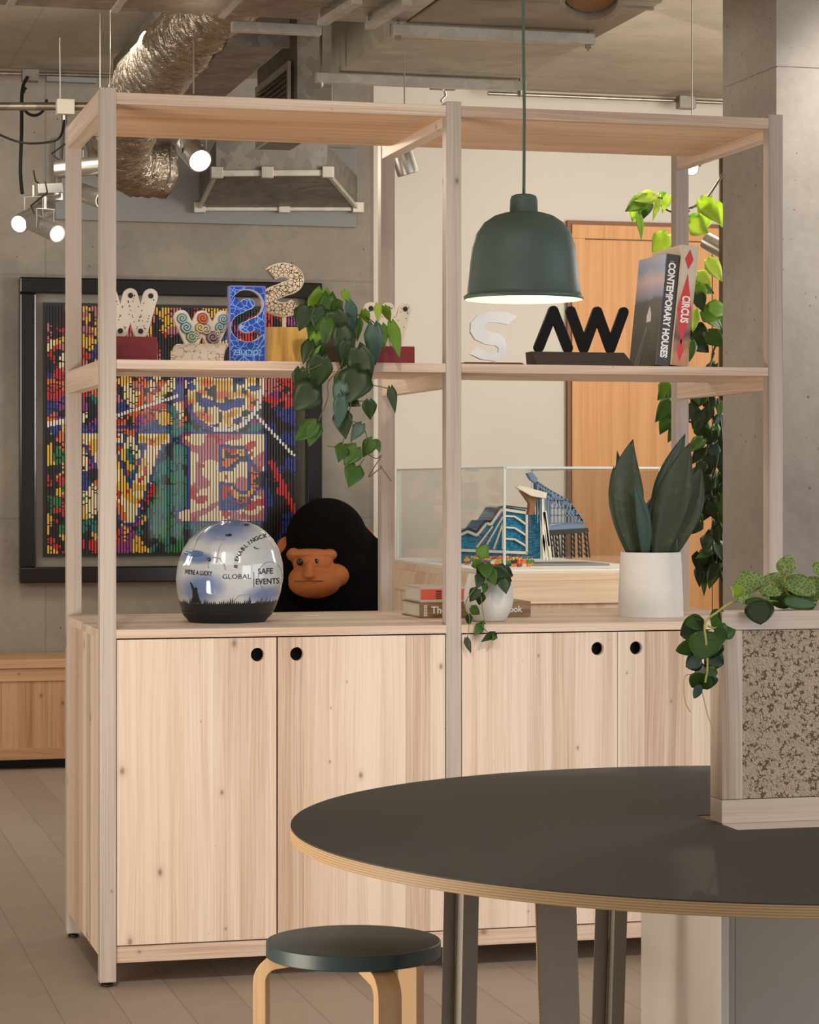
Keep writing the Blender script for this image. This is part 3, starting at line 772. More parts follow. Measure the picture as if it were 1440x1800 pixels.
# crowd of toy figures
figcols = [srgb(*c) for c in ((222, 168, 60), (206, 70, 46), (226, 216, 196), (60, 128, 70), (48, 50, 60), (226, 130, 50), (52, 90, 150), (128, 40, 40))]
fm = [plain('figure_'+n_, c, .35) for n_, c in zip(('yellow', 'red', 'white', 'green', 'charcoal', 'orange', 'blue', 'maroon'), figcols)]
def figure_mesh(i):
    mb = MB(); rnd = random.Random(i)
    tm, lm_, hm = rnd.choice(fm), rnd.choice(fm), rnd.choice(fm)
    mb.mat(lm_).box(-.0075, -.0005, -.004, .004, 0, .013).box(.0005, .0075, -.004, .004, 0, .013)
    mb.mat(tm).hexa([(-.008, -.004, .013), (.008, -.004, .013), (.008, .004, .013), (-.008, .004, .013), (-.006, -.004, .027), (.006, -.004, .027), (.006, .004, .027), (-.006, .004, .027)])
    mb.bar((-.007, 0, .025), (-.0115, -.006, .016), .004, .004).bar((.007, 0, .025), (.0115, -.006, .016+.014*(i % 2)), .004, .004)
    mb.mat(fm[0]).lathe((0, 0, .027), [(.0001, 0), (.005, .0005), (.0052, .009), (.0001, .010)], 12)
    if i % 3: mb.mat(hm).lathe((0, 0, .0345), [(.0056, -.002), (.0058, .002), (.004, .0045), (.0001, .005)], 12)
    o = mb.build('toy_figure', None, None, smooth=40); return o
protos = [figure_mesh(i) for i in range(10)]
rnd = random.Random(4); spots_ = []
for r_ in range(5):
    y = GY0+.34+.085*r_; xa_ = max(GX0+.03, PY(778, 990, y).x); xb_ = PY(938, 990, y).x
    n_ = int((xb_-xa_)/.0225)
    for k in range(n_):
        spots_.append((xa_+(xb_-xa_)*(k+.5*(r_ % 2))/n_+rnd.uniform(-.004, .004), y))
hc_ = {0: 'yellow', 1: 'red', 2: 'white'}
for i, (px, y) in enumerate(spots_):
    p = protos[i % 10]
    o = p if i < 10 else p.copy()
    if i >= 10: COL.objects.link(o)
    x = px
    o.location = (x, y, PZ0+.0005); o.rotation_euler = (0, 0, rnd.uniform(-.7, .7)); o.scale = (1.05, 1.05, 1.05)
    tag(o, 'tiny toy brick figure standing in the crowd before the blue arena model', 'toy figure', 'toy figures in the crowd inside the display case')
# ================================================================== services under the ceiling
ZD = 3.0
# wide duct running front to back
p1, p2, p3 = PZ(690, 60, ZD), PZ(1048, 67, ZD), PZ(577, 137, ZD)
M['ductpanel'] = galv('matt_steel_sheet', srgb(146, 136, 118), srgb(176, 165, 146), rough=.6, sc=9, metal=.25)
wd = thing('wide_air_duct', 'wide flat steel air duct hung on struts under the ceiling above the middle post', 'air duct', (p1.x, p3.y, ZD))
MB().box(p1.x, p2.x, 7.7, p3.y, ZD, CZ-.015).build('duct_body', M['ductpanel'], wd, bevel=.004)
for y in (7.8, 8.5, 9.2): MB().box(p1.x-.006, p2.x+.006, y, y+.02, ZD-.006, CZ-.07).build('joint_flange', M['ductpanel'], wd)
for (ax, ay, bx_, by_) in ((688, 55, 1046, 69), (553, 139, 926, 151)):
    a = PZ(ax, ay, ZD-.03); b = PZ(bx_, by_, ZD-.03); y = (a.y+b.y)/2
    st = MB().box(a.x, b.x, y-.02, y+.02, ZD-.048, ZD-.010)
    st.build('strut', M['galv_light'], wd, bevel=.002)
    r = MB()
    for x in (a.x+.02, b.x-.02): r.tube([(x, y, ZD-.07), (x, y, CZ-.004)], .005, 8); r.tube([(x, y, ZD-.062), (x, y, ZD-.048)], .010, 6)
    r.build('threaded_rod', M['galv'], wd, smooth=40)
# duct running across, joining it
q1 = PZ(300, 23, ZD)
cdx = thing('cross_air_duct', 'shiny galvanised air duct crossing left to right at the top of the view', 'air duct', (0, q1.y, ZD))
MB().box(-2.8, p1.x-.012, q1.y-.75, q1.y, ZD, CZ-.12).build('duct_body', M['galv'], cdx, bevel=.004)
for px in (10, 198, 395):
    x = PZ(px, 22, ZD).x; MB().box(x-.012, x+.012, q1.y-.757, q1.y+.007, ZD-.008, CZ-.115).build('joint_flange', M['galv_light'], cdx)
# two bracket rails beneath it
for i, (a_, b_) in enumerate((((566, 40), (628, 2)), ((650, 46), (716, 4)))):
    a, b = PZ(*a_, ZD-.03), PZ(*b_, ZD-.03)
    t = thing('bracket_rail', ('slotted steel bracket rail under the duct joint, the left of two', 'slotted steel bracket rail under the duct joint, the right of two')[i], 'bracket', tuple(a))
    MB().bar(a, b, .036, .02).build('rail', M['galv_light'], t, bevel=.002)
    MB().tube([a+Vector((.0, 0, -.012)), a+Vector((0, 0, .03))], .012, 8).build('bolt', M['galv'], t, smooth=40)
# narrow duct behind, running to the wall
n1, n2 = PZ(405, 75, 3.02), PZ(497, 86, 3.02)
nd = thing('narrow_air_duct', 'narrow dull steel air duct running back beside the foil hose', 'air duct', (n1.x, 10, 3.02))
MB().box(n1.x, n2.x, n1.y, 12.05, 3.02, CZ-.05).build('duct_body', M['galv_dark'], nd, bevel=.004)
s_ = MB().box(n1.x-.008, n2.x+.008, n1.y-.01, n1.y+.02, 3.012, CZ-.045)
s_.build('joint_flange', M['galv_dark'], nd)
a, b = PZ(407, 48, 3.0), PZ(558, 60, 3.0)
tag(MB().box(a.x, b.x, a.y-.02, a.y+.02, 2.985, 3.02).build('ceiling_strut', M['galv_light'], None, bevel=.002),
    'short light steel strut crossing in front of the foil hose, left of the wide duct', 'strut')
# grille box
GY = 10.6; g1 = PY(522, 100, GY)
gb = thing('grille_box', 'dark steel plenum box with a louvred grille on its left side', 'air grille', (g1.x, GY, 2.99))
MB().box(g1.x, g1.x+.16, GY, 11.5, 2.99, CZ-.04).build('box', M['galv_dark'], gb, bevel=.003)
gf = MB(); X_ = g1.x-.012; ya, yb, za, zb = GY+.10, GY+.80, 3.01, 3.24
gf.box(X_-.012, X_, ya-.03, yb+.03, zb, zb+.03).box(X_-.012, X_, ya-.03, yb+.03, za-.03, za).box(X_-.012, X_, ya-.03, ya, za, zb).box(X_-.012, X_, yb, yb+.03, za, zb)
gf.build('grille_frame', M['galv_light'], gb)
lv = MB()
for i in range(9):
    z = za+.015+(zb-za-.03)*i/8; lv.hexa([(X_-.012, ya, z-.006), (X_+.008, ya, z-.001), (X_+.008, yb, z-.001), (X_-.012, yb, z-.006), (X_-.012, ya, z-.002), (X_+.008, ya, z+.003), (X_+.008, yb, z+.003), (X_-.012, yb, z-.002)])
lv.build('louvre', M['galv'], gb)
# foil-covered flexible duct
def foil():
    m = N('crumpled_foil'); v = m.coords(); n = m.noise(v, 26, 4, .7, .6)
    m.base(m.ramp(n, [(.3, srgb(150, 134, 116)), (.7, srgb(205, 192, 172))])); m.set(Metallic=.9, Roughness=.3); m.bump(n, .7, .02); return m.m
M['foil'] = foil()
def foil_tube(name, pts, r, parent, amp=.1):
    P = [Vector(p) for p in pts]; fine = []
    for a, b in zip(P[:-1], P[1:]):
        k = max(2, int((b-a).length/.012)); fine += [a.lerp(b, i/k) for i in range(k)]
    fine.append(P[-1])
    for _ in range(30): fine = [fine[0]]+[(fine[i-1]+fine[i+1])/2 for i in range(1, len(fine)-1)]+[fine[-1]]
    mb = MB(); mb.tube(fine, [r*(.80+.20*min(1, i/len(fine)*1.3)) for i in range(len(fine))], 36)
    n_ = 36; out = []
    for i, v in enumerate(mb.v):
        c = fine[min(i//n_, len(fine)-1)]; d = v-c
        k = 1+amp*noise.noise(v*7)+.6*amp*noise.noise(v*28)+.035*sin((i//n_)*1.9)
        out.append(c+d*k)
    mb.v = out
    return mb.build(name, M['foil'], parent, smooth=180)
fx = thing('foil_hose', 'crumpled silver foil flexible duct sagging down from the ceiling at upper left', 'flexible duct', tuple(PY(300, 110, 9.9)))
foil_tube('hose', [PY(430, -30, 8.6), PY(366, 26, 9.0), PY(312, 82, 9.6), PY(262, 142, 10.3), PY(224, 205, 11.0), PY(205, 270, 11.5), PY(243, 292, 11.7), PY(284, 294, 11.75)], .145, fx)
cc = PY(288, 294, 11.75)
MB().lathe(cc, [(.132, -.02), (.15, -.02), (.15, .012), (.132, .012), (.132, -.02)], 32, axis=(1, 0, 0)).build('collar', M['galv_dark'], fx, smooth=40)
# round duct end, upper right
rc = PY(1040, 2, 7.25); ax_ = Vector((-.12, -.50, -.85)).normalized()
rd = thing('round_duct_outlet', 'open end of a round steel duct at the top edge, right of the lamp cord', 'duct outlet', tuple(rc))
MB().lathe(rc, [(.083, .0), (.088, .0), (.088, -.50), (.083, -.50)], 40, axis=ax_).build('duct_pipe', M['galv_light'], rd, smooth=40)
MB().lathe(rc, [(.082, .004), (.095, .004), (.095, -.012), (.082, -.012), (.082, .004)], 40, axis=ax_).build('rim', M['galv_light'], rd, smooth=40)
MB().lathe(rc, [(.0825, -.03), (.001, -.03)], 40, axis=ax_).build('damper', plain('brown_damper', srgb(150, 112, 78), .5), rd)

# conduits, boxes and cables
def conduit(label, pts, r, mat=None):
    return tag(MB().tube(pts, r, 10).build('conduit', mat or M['galv'], None, smooth=60), label, 'conduit')
conduit('thin steel conduit along the top of the white wall', [PY(858, 164, 12.62), PY(1285, 181, 12.62)], .011)
conduit('thin steel conduit along the top of the concrete wall', [PY(-30, 128, 12.62), PY(215, 134, 12.62)], .011)
conduit('thicker warm grey pipe through the cream junction box', [PY(-40, 187, 11.9), PY(158, 187, 11.9)], .020)
tag(MB().box(*[v for v in (PY(160/2, 0, 12.6).x, PY(168, 0, 12.6).x)], 12.55, 12.60, PY(80, 145, 12.6).z, PY(80, 136, 12.6).z).build('light_fitting', M['greypaint'], None, bevel=.002),
    'slim grey batten light fitting just below the conduit at upper left', 'light fitting')
for (px, py, s2, y, mt, lab) in ((1206, 180, .048, 12.58, 'galv_dark', 'small grey junction box on the right-hand conduit'), (53, 133, .042, 12.56, 'galv_dark', 'grey junction box with a coiled cable at upper left')):
    c_ = PY(px, py, y); tag(MB().box(c_.x-s2, c_.x+s2, y-.03, y+.03, c_.z-s2*.75, c_.z+s2*.75).build('junction_box', M[mt], None, bevel=.004), lab, 'junction box')
c_ = PY(114.5, 189, 11.86)
jb = thing('junction_box', 'square cream junction box on the thick pipe at upper left', 'junction box', tuple(c_))
MB().box(c_.x-.042, c_.x+.042, 11.82, 11.89, c_.z-.036, c_.z+.036).build('housing', plain('cream_plastic', srgb(232, 224, 204), .5), jb, bevel=.004)
g_ = PY(113, 208, 11.86); MB().tube([g_+Vector((0, 0, .03)), g_+Vector((0, 0, -.03))], .014, 10).build('gland', M['alu'], jb, smooth=40)
def cable(label, pts, r=.005, mat=None):
    P = [Vector(p) for p in pts]; fine = []
    for i in range(len(P)-1):
        p0, p1_, p2_, p3_ = P[max(0, i-1)], P[i], P[i+1], P[min(len(P)-1, i+2)]
        for k in range(8):
            t = k/8; fine.append(.5*((2*p1_)+(p2_-p0)*t+(2*p0-5*p1_+4*p2_-p3_)*t*t+(3*p1_-p0-3*p2_+p3_)*t**3))
    fine.append(P[-1])
    return tag(MB().tube(fine, r, 6).build('cable', mat or M['cable'], None, smooth=60), label, 'cable')
cable('black cable hanging straight down left of the spotlight cluster', [PY(48, 136, 12.52), PY(39, 160, 12.4), PY(38, 230, 12.3), PY(36, 300, 12.25), PY(39, 340, 12.2)], .009)
cc_ = [PY(60+22*cos(a), 175+28*sin(a), 12.4) for a in [i*.5 for i in range(9)]]
cable('black cable coiled in a ring by the upper left conduit', cc_, .008)
cable('black cable sagging in a long curve below the thick pipe', [PY(-20, 228, 11.8), PY(35, 250, 11.7), PY(85, 250, 11.7), PY(106, 240, 11.7), PY(113, 212, 11.8)], .006)
cable('thin steel suspension wire above the left front post', [PY(194, -10, 9.0), PY(194, 70, 9.05), PY(193, 158, 9.1)], .0022, M['alu'])
cable('thin pale suspension wire above the cream junction box', [PY(105, 60, 11.8), PY(106, 176, 11.84)], .003, M['alu'])

# ------------------------------------------------------------------ spotlights
def spotlight(label, lens, tail, r, lit=True, hang=True, stem=None, group=None, lensmat=None, rim=True):
    lens, tail = Vector(lens), Vector(tail); ax = (lens-tail).normalized(); L = (lens-tail).length
    t = thing('spotlight', label, 'spotlight', tuple((lens+tail)/2), group)
    MB().lathe(tail, [(.001, 0), (r*.8, 0), (r*.97, r*.12), (r, r*.35), (r, L-.006), (r*.97, L), (r*.86, L), (r*.86, L-.012)], 32, axis=ax).build('housing', M['alu'], t, smooth=40)
    MB().lathe(tail, [(r*.86, L-.006), (.001, L-.004)], 32, axis=ax).build('lens', (lensmat or M['lens_dim']) if lit else M['blackmatt'], t, smooth=60)
    if hang:
        mid_ = (lens+tail)/2; top = mid_+Vector((0, 0, r+.10))
        y_ = MB()
        side = ax.cross(Vector((0, 0, 1))).normalized()
        for s2 in (-1, 1): y_.bar(mid_+side*(s2*(r+.003)), mid_+side*(s2*(r+.003))+Vector((0, 0, r+.045)), .016, .003)
        y_.bar(mid_-side*(r+.004)+Vector((0, 0, r+.045)), mid_+side*(r+.004)+Vector((0, 0, r+.045)), .016, .003)
        y_.tube([mid_+Vector((0, 0, r+.045)), top], .008, 8)
        if stem: y_.tube([top-Vector((0, 0, .02)), Vector((top.x, top.y, stem))], .0028, 8)
        y_.build('yoke', M['alu'], t)
        y2 = MB().tube([tail+ax*.02+Vector((0, 0, r*.9)), tail-ax*.02+Vector((0, 0, r+.03)), top+Vector((.01, 0, .02)), top+Vector((0, 0, .07))], .004, 6)
        y2.build('flex', M['cable'], t, smooth=60)
    elif stem == 'lens':
        p9 = lens-ax*.03; MB().tube([p9+Vector((0, 0, r*.5)), Vector((p9.x, p9.y, CZ-.003))], .0028, 8).build('stem', M['alu'], t, smooth=60)
    elif stem:
        e_ = (lens if lit is None else tail); MB().tube([tail+Vector((0, 0, r*.5)), Vector((tail.x, tail.y, stem))], .0028, 8).build('stem', M['alu'], t, smooth=60)
    return t
spotlight('silver cylinder spotlight pointing down left, lowest left of the cluster', PY(33, 394, 11.5), PY(84, 366, 11.75), .044)
spotlight('silver cylinder spotlight pointing down right, in the left cluster', PY(101, 411, 11.1), PY(58, 391, 11.3), .041)
spotlight('silver cylinder spotlight lying level behind the left rear post', PY(182, 290, 11.1), PY(98, 298, 11.2), .042, lit=False)
spotlight('silver cylinder spotlight glimpsed low between the two left posts', PY(182, 352, 11.1), PY(138, 336, 11.3), .042, lit=False, hang=False, stem='lens')
s1 = PY(352, 283, 8.9)
spotlight('glaring white spotlight facing the room under the left top board', s1, PY(329, 256, 9.03), .046, stem=CZ-.003, lensmat=M['lens'])
spotlight('matt silver spotlight turned down to the right beside the middle rear post', PY(718, 306, 8.9), PY(704, 262, 8.9), .041, lit=False, stem=3.0)
s2_ = PY(1216, 296, 9.3)
spotlight('small glaring spotlight beside the right rear post', s2_, PY(1217, 290, 9.42), .030, stem=CZ-.003, lensmat=M['lens'])
spotlight('silver spotlight slanting behind the concrete column above the books', PY(1240, 422, 9.6), PY(1300, 455, 9.5), .036, lit=False, hang=False, stem=CZ-.003)
tm = PY(780, 155, 9.6)
jt = thing('track_joint', 'small steel ceiling joint dangling a short chain above the middle post', 'ceiling bracket', tuple(tm))
MB().box(tm.x-.05, tm.x+.05, 9.57, 9.63, tm.z-.004, tm.z+.01).build('plate', M['galv_dark'], jt)
MB().tube([tm, Vector((tm.x, tm.y, CZ-.003))], .003, 6).build('rod', M['alu'], jt, smooth=60)
MB().tube([tm, tm+Vector((0.01, 0, -.03)), tm+Vector((-.01, 0, -.05)), tm+Vector((.008, 0, -.075))], .006, 6).build('hanger', M['alu'], jt, smooth=60)
hb = PY(113, 205, 11.86); he = PY(104, 345, 11.62)
hb2 = (PY(101, 411, 11.1)+PY(58, 391, 11.3))/2+Vector((0, 0, .135))
hg = thing('spotlight_hanger', 'chrome jointed hanger dropping from the cream box to the spotlight cluster', 'hanger', tuple(hb))
MB().tube([hb, PY(110, 240, 11.84), PY(106, 290, 11.75), he], .009, 10).build('rod', M['alu'], hg, smooth=60)
MB().bar(he, PY(72, 350, 11.75), .05, .04).build('clamp', M['alu'], hg, bevel=.005)
MB().tube([he, hb2], .010, 8).build('side_arm', M['alu'], hg, smooth=60)
MB().bar(PY(66, 332, 11.62), PY(110, 330, 11.62), .03, .05).build('bracket', M['alu'], hg, bevel=.004)
# the lamps' own light
spot('spot_glare_left', PY(357, 288, 8.86), (1.92, 7.3, 2.15), 26, (1, .84, .64), 75, .7, .035)
spot('spot_glare_right', PY(1216, 299, 9.26), (3.0, 7.4, 1.6), 22, (1, .86, .68), 95, .8, .02)
spot('spot_left_cluster', PY(30, 398, 11.26), (1.0, 12.6, 1.0), 12, (1, .86, .70), 60, .5, .03)
# ================================================================== things on the upper shelf
SZ = 1.758
def letter_w(mb, o, wdt, ht, st, depth, inv=False, tops=3):
    """W from round-ended strokes, centred at o on its base"""
    xs = [-wdt/2, -wdt/4, 0, wdt/4, wdt/2]; zs = [ht, 0, ht*(1 if tops == 3 else .85), 0, ht]
    if inv: zs = [ht-z for z in zs]
    h2 = ht-st
    for i in range(4):
        u0, v0, u1, v1 = xs[i], zs[i]*h2/ht+st/2, xs[i+1], zs[i+1]*h2/ht+st/2
        mb.prism(capsule(u0, v0, u1, v1, st), o, XX, ZZ, YY, -depth/2+.0002*i, depth/2-.0002*i)
    return mb
# 1 cream perforated W on a dark red block (left)
YS = 7.10
def w_award(px0, px1, ptop, pbase, bx0_, bx1_, label, holes=True):
    a, b = PY(px0, ptop, YS), PY(px1, pbase, YS); bt = PY(px0, pbase, YS).z
    cx = (a.x+b.x)/2; wdt = b.x-a.x
    t = thing('letter_award', label, 'award', (cx, YS, SZ))
    x0_, x1_ = PY(bx0_, 600, YS).x, PY(bx1_, 600, YS).x
    m = N('stained_red_block'); v = m.coords((1, 1, 12)); n = m.noise(v, 22, 4); m.base(m.mix(n, srgb(84, 14, 20), srgb(160, 32, 38))); m.set(Roughness=.5)
    MB().box(x0_, x1_, YS-.035, YS+.035, SZ+.0005, bt).build('block', m.m, t, bevel=.0015)
    st = wdt*.265; ht = a.z-bt+.004
    letter_w(MB(), (cx, YS, bt-.004), wdt-st, ht, st, .018).build('letter', M['cream'], t)
    h = MB()
    hz = [(-.5, 1), (0, 1), (.5, 1), (-.25, 0), (.25, 0)]
    for u, k in hz:
        c_ = Vector((cx+u*(wdt-st), YS-.0095, bt-.004+(ht-st/2 if k else st/2)))
        h.lathe(c_, [(.0075, 0), (.0075, -.0015), (.0001, -.0015)], 16, axis=YY)
    rnd = random.Random(int(px0))
    for k in range(60):
        i = k % 4; u0 = (-.5+.25*i); t_ = rnd.random(); zz = (1-t_) if i in (0, 2) else t_
        x_ = cx+(u0+.25*t_)*(wdt-st)+rnd.choice((-1, 1))*st*.3; z_ = bt+st/2+zz*(ht-st)
        h.lathe((x_, YS-.0093, z_), [(.0016, 0), (.0016, -.0006), (.0001, -.0006)], 6, axis=YY)
    h.build('perforations', M['blackmatt'], t)
    return t
w_award(180, 277, 506, 592, 183, 273, 'cream perforated W award on a dark red block next to the left front post')
w_award(640, 722, 531, 609, 642, 724, 'cream W award on a bright red block, half hidden by the trailing shelf plant')
# 2 W covered with fabric roses on a marble-like arch
YR_ = 7.12
a, b = PY(305, 545, YR_), PY(404, 607, YR_); cx = (a.x+b.x)/2; wdt = b.x-a.x; bt = b.z
ra = thing('rose_award', 'W award covered in pastel rolled roses on a white marbled half tube', 'award', (cx, YR_, SZ))
st = wdt*.27; ht = a.z-bt+.01
letter_w(MB(), (cx, YR_, bt-.01), wdt-st, ht, st, .022).build('letter', M['cream'], ra)
def rose(c, r, mats_):
    mat, under = mats_
    mb = MB()
    pts = [Vector((c[0]+r*.86*(k/34)*cos(k*.37), c[1]-r*.42*(1-(k/34)**2)**.5, c[2]+r*.86*(k/34)*sin(k*.37))) for k in range(35)]
    mb.ball((c[0], c[1]+.004, c[2]), r*.96, r*.42, r*.96, 16, 10)
    o = mb.build('rose', under, ra, smooth=180)
    sp = MB().tube([p+Vector((0, -r*.10, 0)) for p in pts], r*.13, 6); sp.build('petal_coil', mat, sub(o), smooth=180)
RC = [(plain('rose_'+k, srgb(*c), .8), plain('rose_shaded_fold_'+k, srgb(*[v_*.72 for v_ in c]), .9)) for k, c in (('blue', (178, 208, 212)), ('peach', (232, 132, 100)), ('yellow', (236, 220, 160)), ('green', (182, 200, 172)), ('mauve', (176, 152, 158)), ('cream', (232, 218, 196)))]  # each second tone is a darker copy, shade between petal coils painted in
z0 = bt-.01
for u, k, c, r in ((-.5, .88, 0, .016), (-.40, .55, 0, .018), (-.27, .22, 3, .017), (0, .90, 1, .017), (-.06, .55, 2, .016), (.08, .5, 5, .016), (.24, .2, 4, .020), (.5, .88, 0, .015), (.42, .58, 0, .015), (-.15, .3, 5, .012), (.36, .34, 5, .012)):
    rose((cx+u*(wdt-st), YR_-.016, z0+st*.35+k*(ht-st*.7)), r*1.02, RC[c])
m = N('marbled_ceramic'); v = m.coords(); n = m.noise(v, 14, 5, .6, 1.5)
m.base(m.ramp(m.math('ABSOLUTE', m.math('SUBTRACT', n, .5)), [(0, srgb(120, 96, 76)), (.02, srgb(232, 218, 200)), (1, srgb(238, 228, 212))])); m.set(Roughness=.5); M['marbled'] = m.m
x0_, x1_ = PY(300, 600, YR_).x, PY(397, 600, YR_).x; R_ = bt-SZ
arc = [(R_*cos(pi*i/20)*1.25, R_*sin(pi*i/20)) for i in range(21)]+[((R_-.008)*cos(pi*i/20)*1.25, (R_-.008)*sin(pi*i/20)) for i in range(20, -1, -1)]
rot = Vector((cos(.5), -sin(.5), 0)); per = Vector((sin(.5), cos(.5), 0))
MB().prism(arc, (x0_+.02, YR_-.02, SZ+.0005), per, ZZ, rot, 0, x1_-x0_-.005).build('half_tube', M['marbled'], ra, smooth=35)
# 3 blue block with a cut-out mirrored S and mirrored lettering
YB_ = 7.02; a, b = PY(402, 503, YB_), PY(465, 633, YB_)
bl = thing('blue_award', 'translucent blue slab award with a cut-out reversed S and reversed lettering', 'award', ((a.x+b.x)/2, YB_, SZ))
m = N('crackled_blue'); v = m.coords()
vo = m.new('ShaderNodeTexVoronoi', feature='DISTANCE_TO_EDGE'); vo.inputs['Scale'].default_value = 46; m.link(v, vo.inputs['Vector'])
vo2 = m.new('ShaderNodeTexVoronoi', feature='DISTANCE_TO_EDGE'); vo2.inputs['Scale'].default_value = 21; m.link(v, vo2.inputs['Vector'])
e_ = m.math('MAXIMUM', m.math('LESS_THAN', vo.outputs[0], .030), m.math('LESS_THAN', vo2.outputs[0], .022))
m.base(m.mix(e_, m.mix(m.noise(v, 20), srgb(14, 34, 130), srgb(34, 84, 196)), srgb(120, 172, 240))); m.set(Roughness=.15, Coat_Weight=.6); M['crackle'] = m.m
cx, wz = (a.x+b.x)/2, b.x-a.x; H_ = a.z-SZ
sp_ = s_path(.072, .125, mirror=True)
mb = curve_mb([[(a.x, SZ+.0005), (b.x, SZ+.0005), (b.x, a.z), (a.x, a.z)], [(cx+u, SZ+H_*.615+v_) for u, v_ in ribbon(sp_, .026)]], .03, (0, YB_+.015, 0), XX, ZZ, (0, -1, 0))
mb.build('slab', M['crackle'], bl)
rim = ribbon(sp_, .028); inn = ribbon(sp_, .0255)
mb = curve_mb([[(cx+u, SZ+H_*.615+v_) for u, v_ in rim], [(cx+u, SZ+H_*.615+v_) for u, v_ in inn]], .031, (0, YB_+.0155, 0), XX, ZZ, (0, -1, 0))
mb.build('cut_edge', plain('clear_cut_edge', srgb(196, 196, 214), .3), bl)
text_mb('SOCKIES', .0235, (cx, YB_-.0152, SZ+.028), (-1, 0, 0), ZZ, (0, -1, 0), .001, bold=.0004, sx=.92).build('lettering', plain('pale_blue_letters', srgb(140, 196, 240), .3), bl)
e = MB().box(a.x-.001, a.x+.003, YB_-.0155, YB_+.0155, SZ+.0005, a.z).box(b.x-.003, b.x+.001, YB_-.0155, YB_+.0155, SZ+.0005, a.z).box(a.x+.003, b.x-.003, YB_-.0153, YB_+.0153, a.z-.003, a.z+.001)
e.build('clear_border', plain('violet_clear_edge', srgb(120, 120, 190), .2), bl)
# 4 large mosaic S on a gold block
YG = 7.10; a, b = PY(460, 463, YG), PY(534, 556, YG)
go = thing('mosaic_award', 'tall cream mosaic reversed S award on a golden wood block', 'award', (PY(500, 600, YG).x, YG, SZ))
bx = (PY(466, 600, YG).x, PY(546, 600, YG).x); bt = PY(466, 576, YG).z
m = N('gold_leaf_wood'); v = m.coords((26, 26, 3)); n = m.noise(v, 1.2, 4)
m.base(m.ramp(n, [(.3, srgb(176, 120, 54)), (.5, srgb(230, 182, 92)), (.75, srgb(246, 212, 130))])); m.set(Roughness=.35)
MB().box(bx[0], bx[1], YG-.045, YG+.045, SZ+.0005, bt).build('block', m.m, go, bevel=.002)
m = N('mosaic'); v = m.coords(); vo = m.new('ShaderNodeTexVoronoi', feature='DISTANCE_TO_EDGE'); vo.inputs['Scale'].default_value = 95; m.link(v, vo.inputs['Vector'])
m.base(m.mix(m.math('LESS_THAN', vo.outputs[0], .075), srgb(232, 210, 178), srgb(70, 48, 36))); m.set(Roughness=.4); M['mosaic'] = m.m
cz = (a.z+b.z)/2; sh = a.z-b.z; sw_ = b.x-a.x; cx = (a.x+b.x)/2
sp_ = s_path(sw_-.038, sh-.036, mirror=True)
MB().prism(ribbon(sp_, .036), (cx, YG, cz), XX, ZZ, YY, -.014, .014).build('letter', M['mosaic'], go)
mb = curve_mb([[u for u in ribbon(sp_, .041)]], .026, (cx, YG+.014, cz), XX, ZZ, (0, -1, 0)); mb.build('letter_edge', M['cream'], go)
MB().tube([(cx+.004, YG, bt-.001), (cx+.004, YG, b.z+.02)], .006, 10).build('stem', M['cream'], go, smooth=40)
# 5 white S on a thin brown base
YW_ = 7.02; a, b = PY(826, 548, YW_), PY(890, 636, YW_)
ws = thing('white_letter_award', 'flat white faceted letter S on a thin brown base right of the middle post', 'award', ((a.x+b.x)/2, YW_, SZ))
cx, cz = (a.x+b.x)/2, (a.z+b.z)/2; wS = [(411,558),(392,551),(360,549),(340,556),(327,571),(326,588),(334,602),(352,611),(372,614),(378,619),(377,627),(368,630),(350,624),(338,617),(327,631),(345,640),(372,644),(390,634),(391,612),(389,600),(378,592),(356,586),(351,579),(352,572),(358,570),(378,571),(394,574)]
wS = [(826+(x-326)/65*64*.98, 548+(y-549)/95*88) for x, y in wS]
P_ = [PY(x, y, YW_) for x, y in wS]
MB().prism([(p.x-cx, p.z-cz) for p in P_], (cx, YW_, cz+.001), XX, ZZ, YY, -.008, .008).build('letter', M['whiteacr'], ws)
x0_, x1_ = PY(806, 640, YW_).x, PY(918, 640, YW_).x
MB().hexa([(x0_, YW_-.04, SZ+.0005), (x1_, YW_-.04, SZ+.0005), (x1_, YW_+.04, SZ+.0005), (x0_, YW_+.04, SZ+.0005), (x0_+.01, YW_-.035, SZ+.009), (x1_-.012, YW_-.035, SZ+.009), (x1_-.012, YW_+.035, SZ+.009), (x0_+.01, YW_+.035, SZ+.009)]).build('base', plain('brown_stained_base', srgb(112, 76, 56), .5), ws)
# 6 black Λ and W on a chamfered dark base
YK = 7.02; a, b = PY(939, 537, YK), PY(1104, 622, YK); bt = b.z
bk = thing('black_letters_award', 'black rounded letters, an A without crossbar and a W, on a dark chamfered base', 'award', ((a.x+b.x)/2, YK, SZ))
st = .030; ht = a.z-bt+.002; M['blackletter'] = plain('black_satin', srgb(14, 12, 10), .65, Specular_IOR_Level=.2)
xa = PY(947, 600, YK).x; xm = PY(972.5, 600, YK).x; xb = PY(998, 600, YK).x
mb = MB().prism(capsule(xa, bt+st/2, xm, a.z-st/2, st), (0, YK, 0), XX, ZZ, YY, -.007, .007)
mb.prism(capsule(xm, a.z-st/2, xb, bt+st/2, st), (0, YK, 0), XX, ZZ, YY, -.0068, .0068); mb.build('letter', M['blackletter'], bk)
c0, c1 = PY(1003, 600, YK).x, PY(1096, 600, YK).x
letter_w(MB(), ((c0+c1)/2, YK, bt), c1-c0, a.z-bt, st, .014).build('letter', M['blackletter'], bk)
x0_, x1_ = PY(928, 640, YK).x, PY(1107, 640, YK).x; m_ = plain('dark_brown_base', srgb(64, 54, 47), .5)
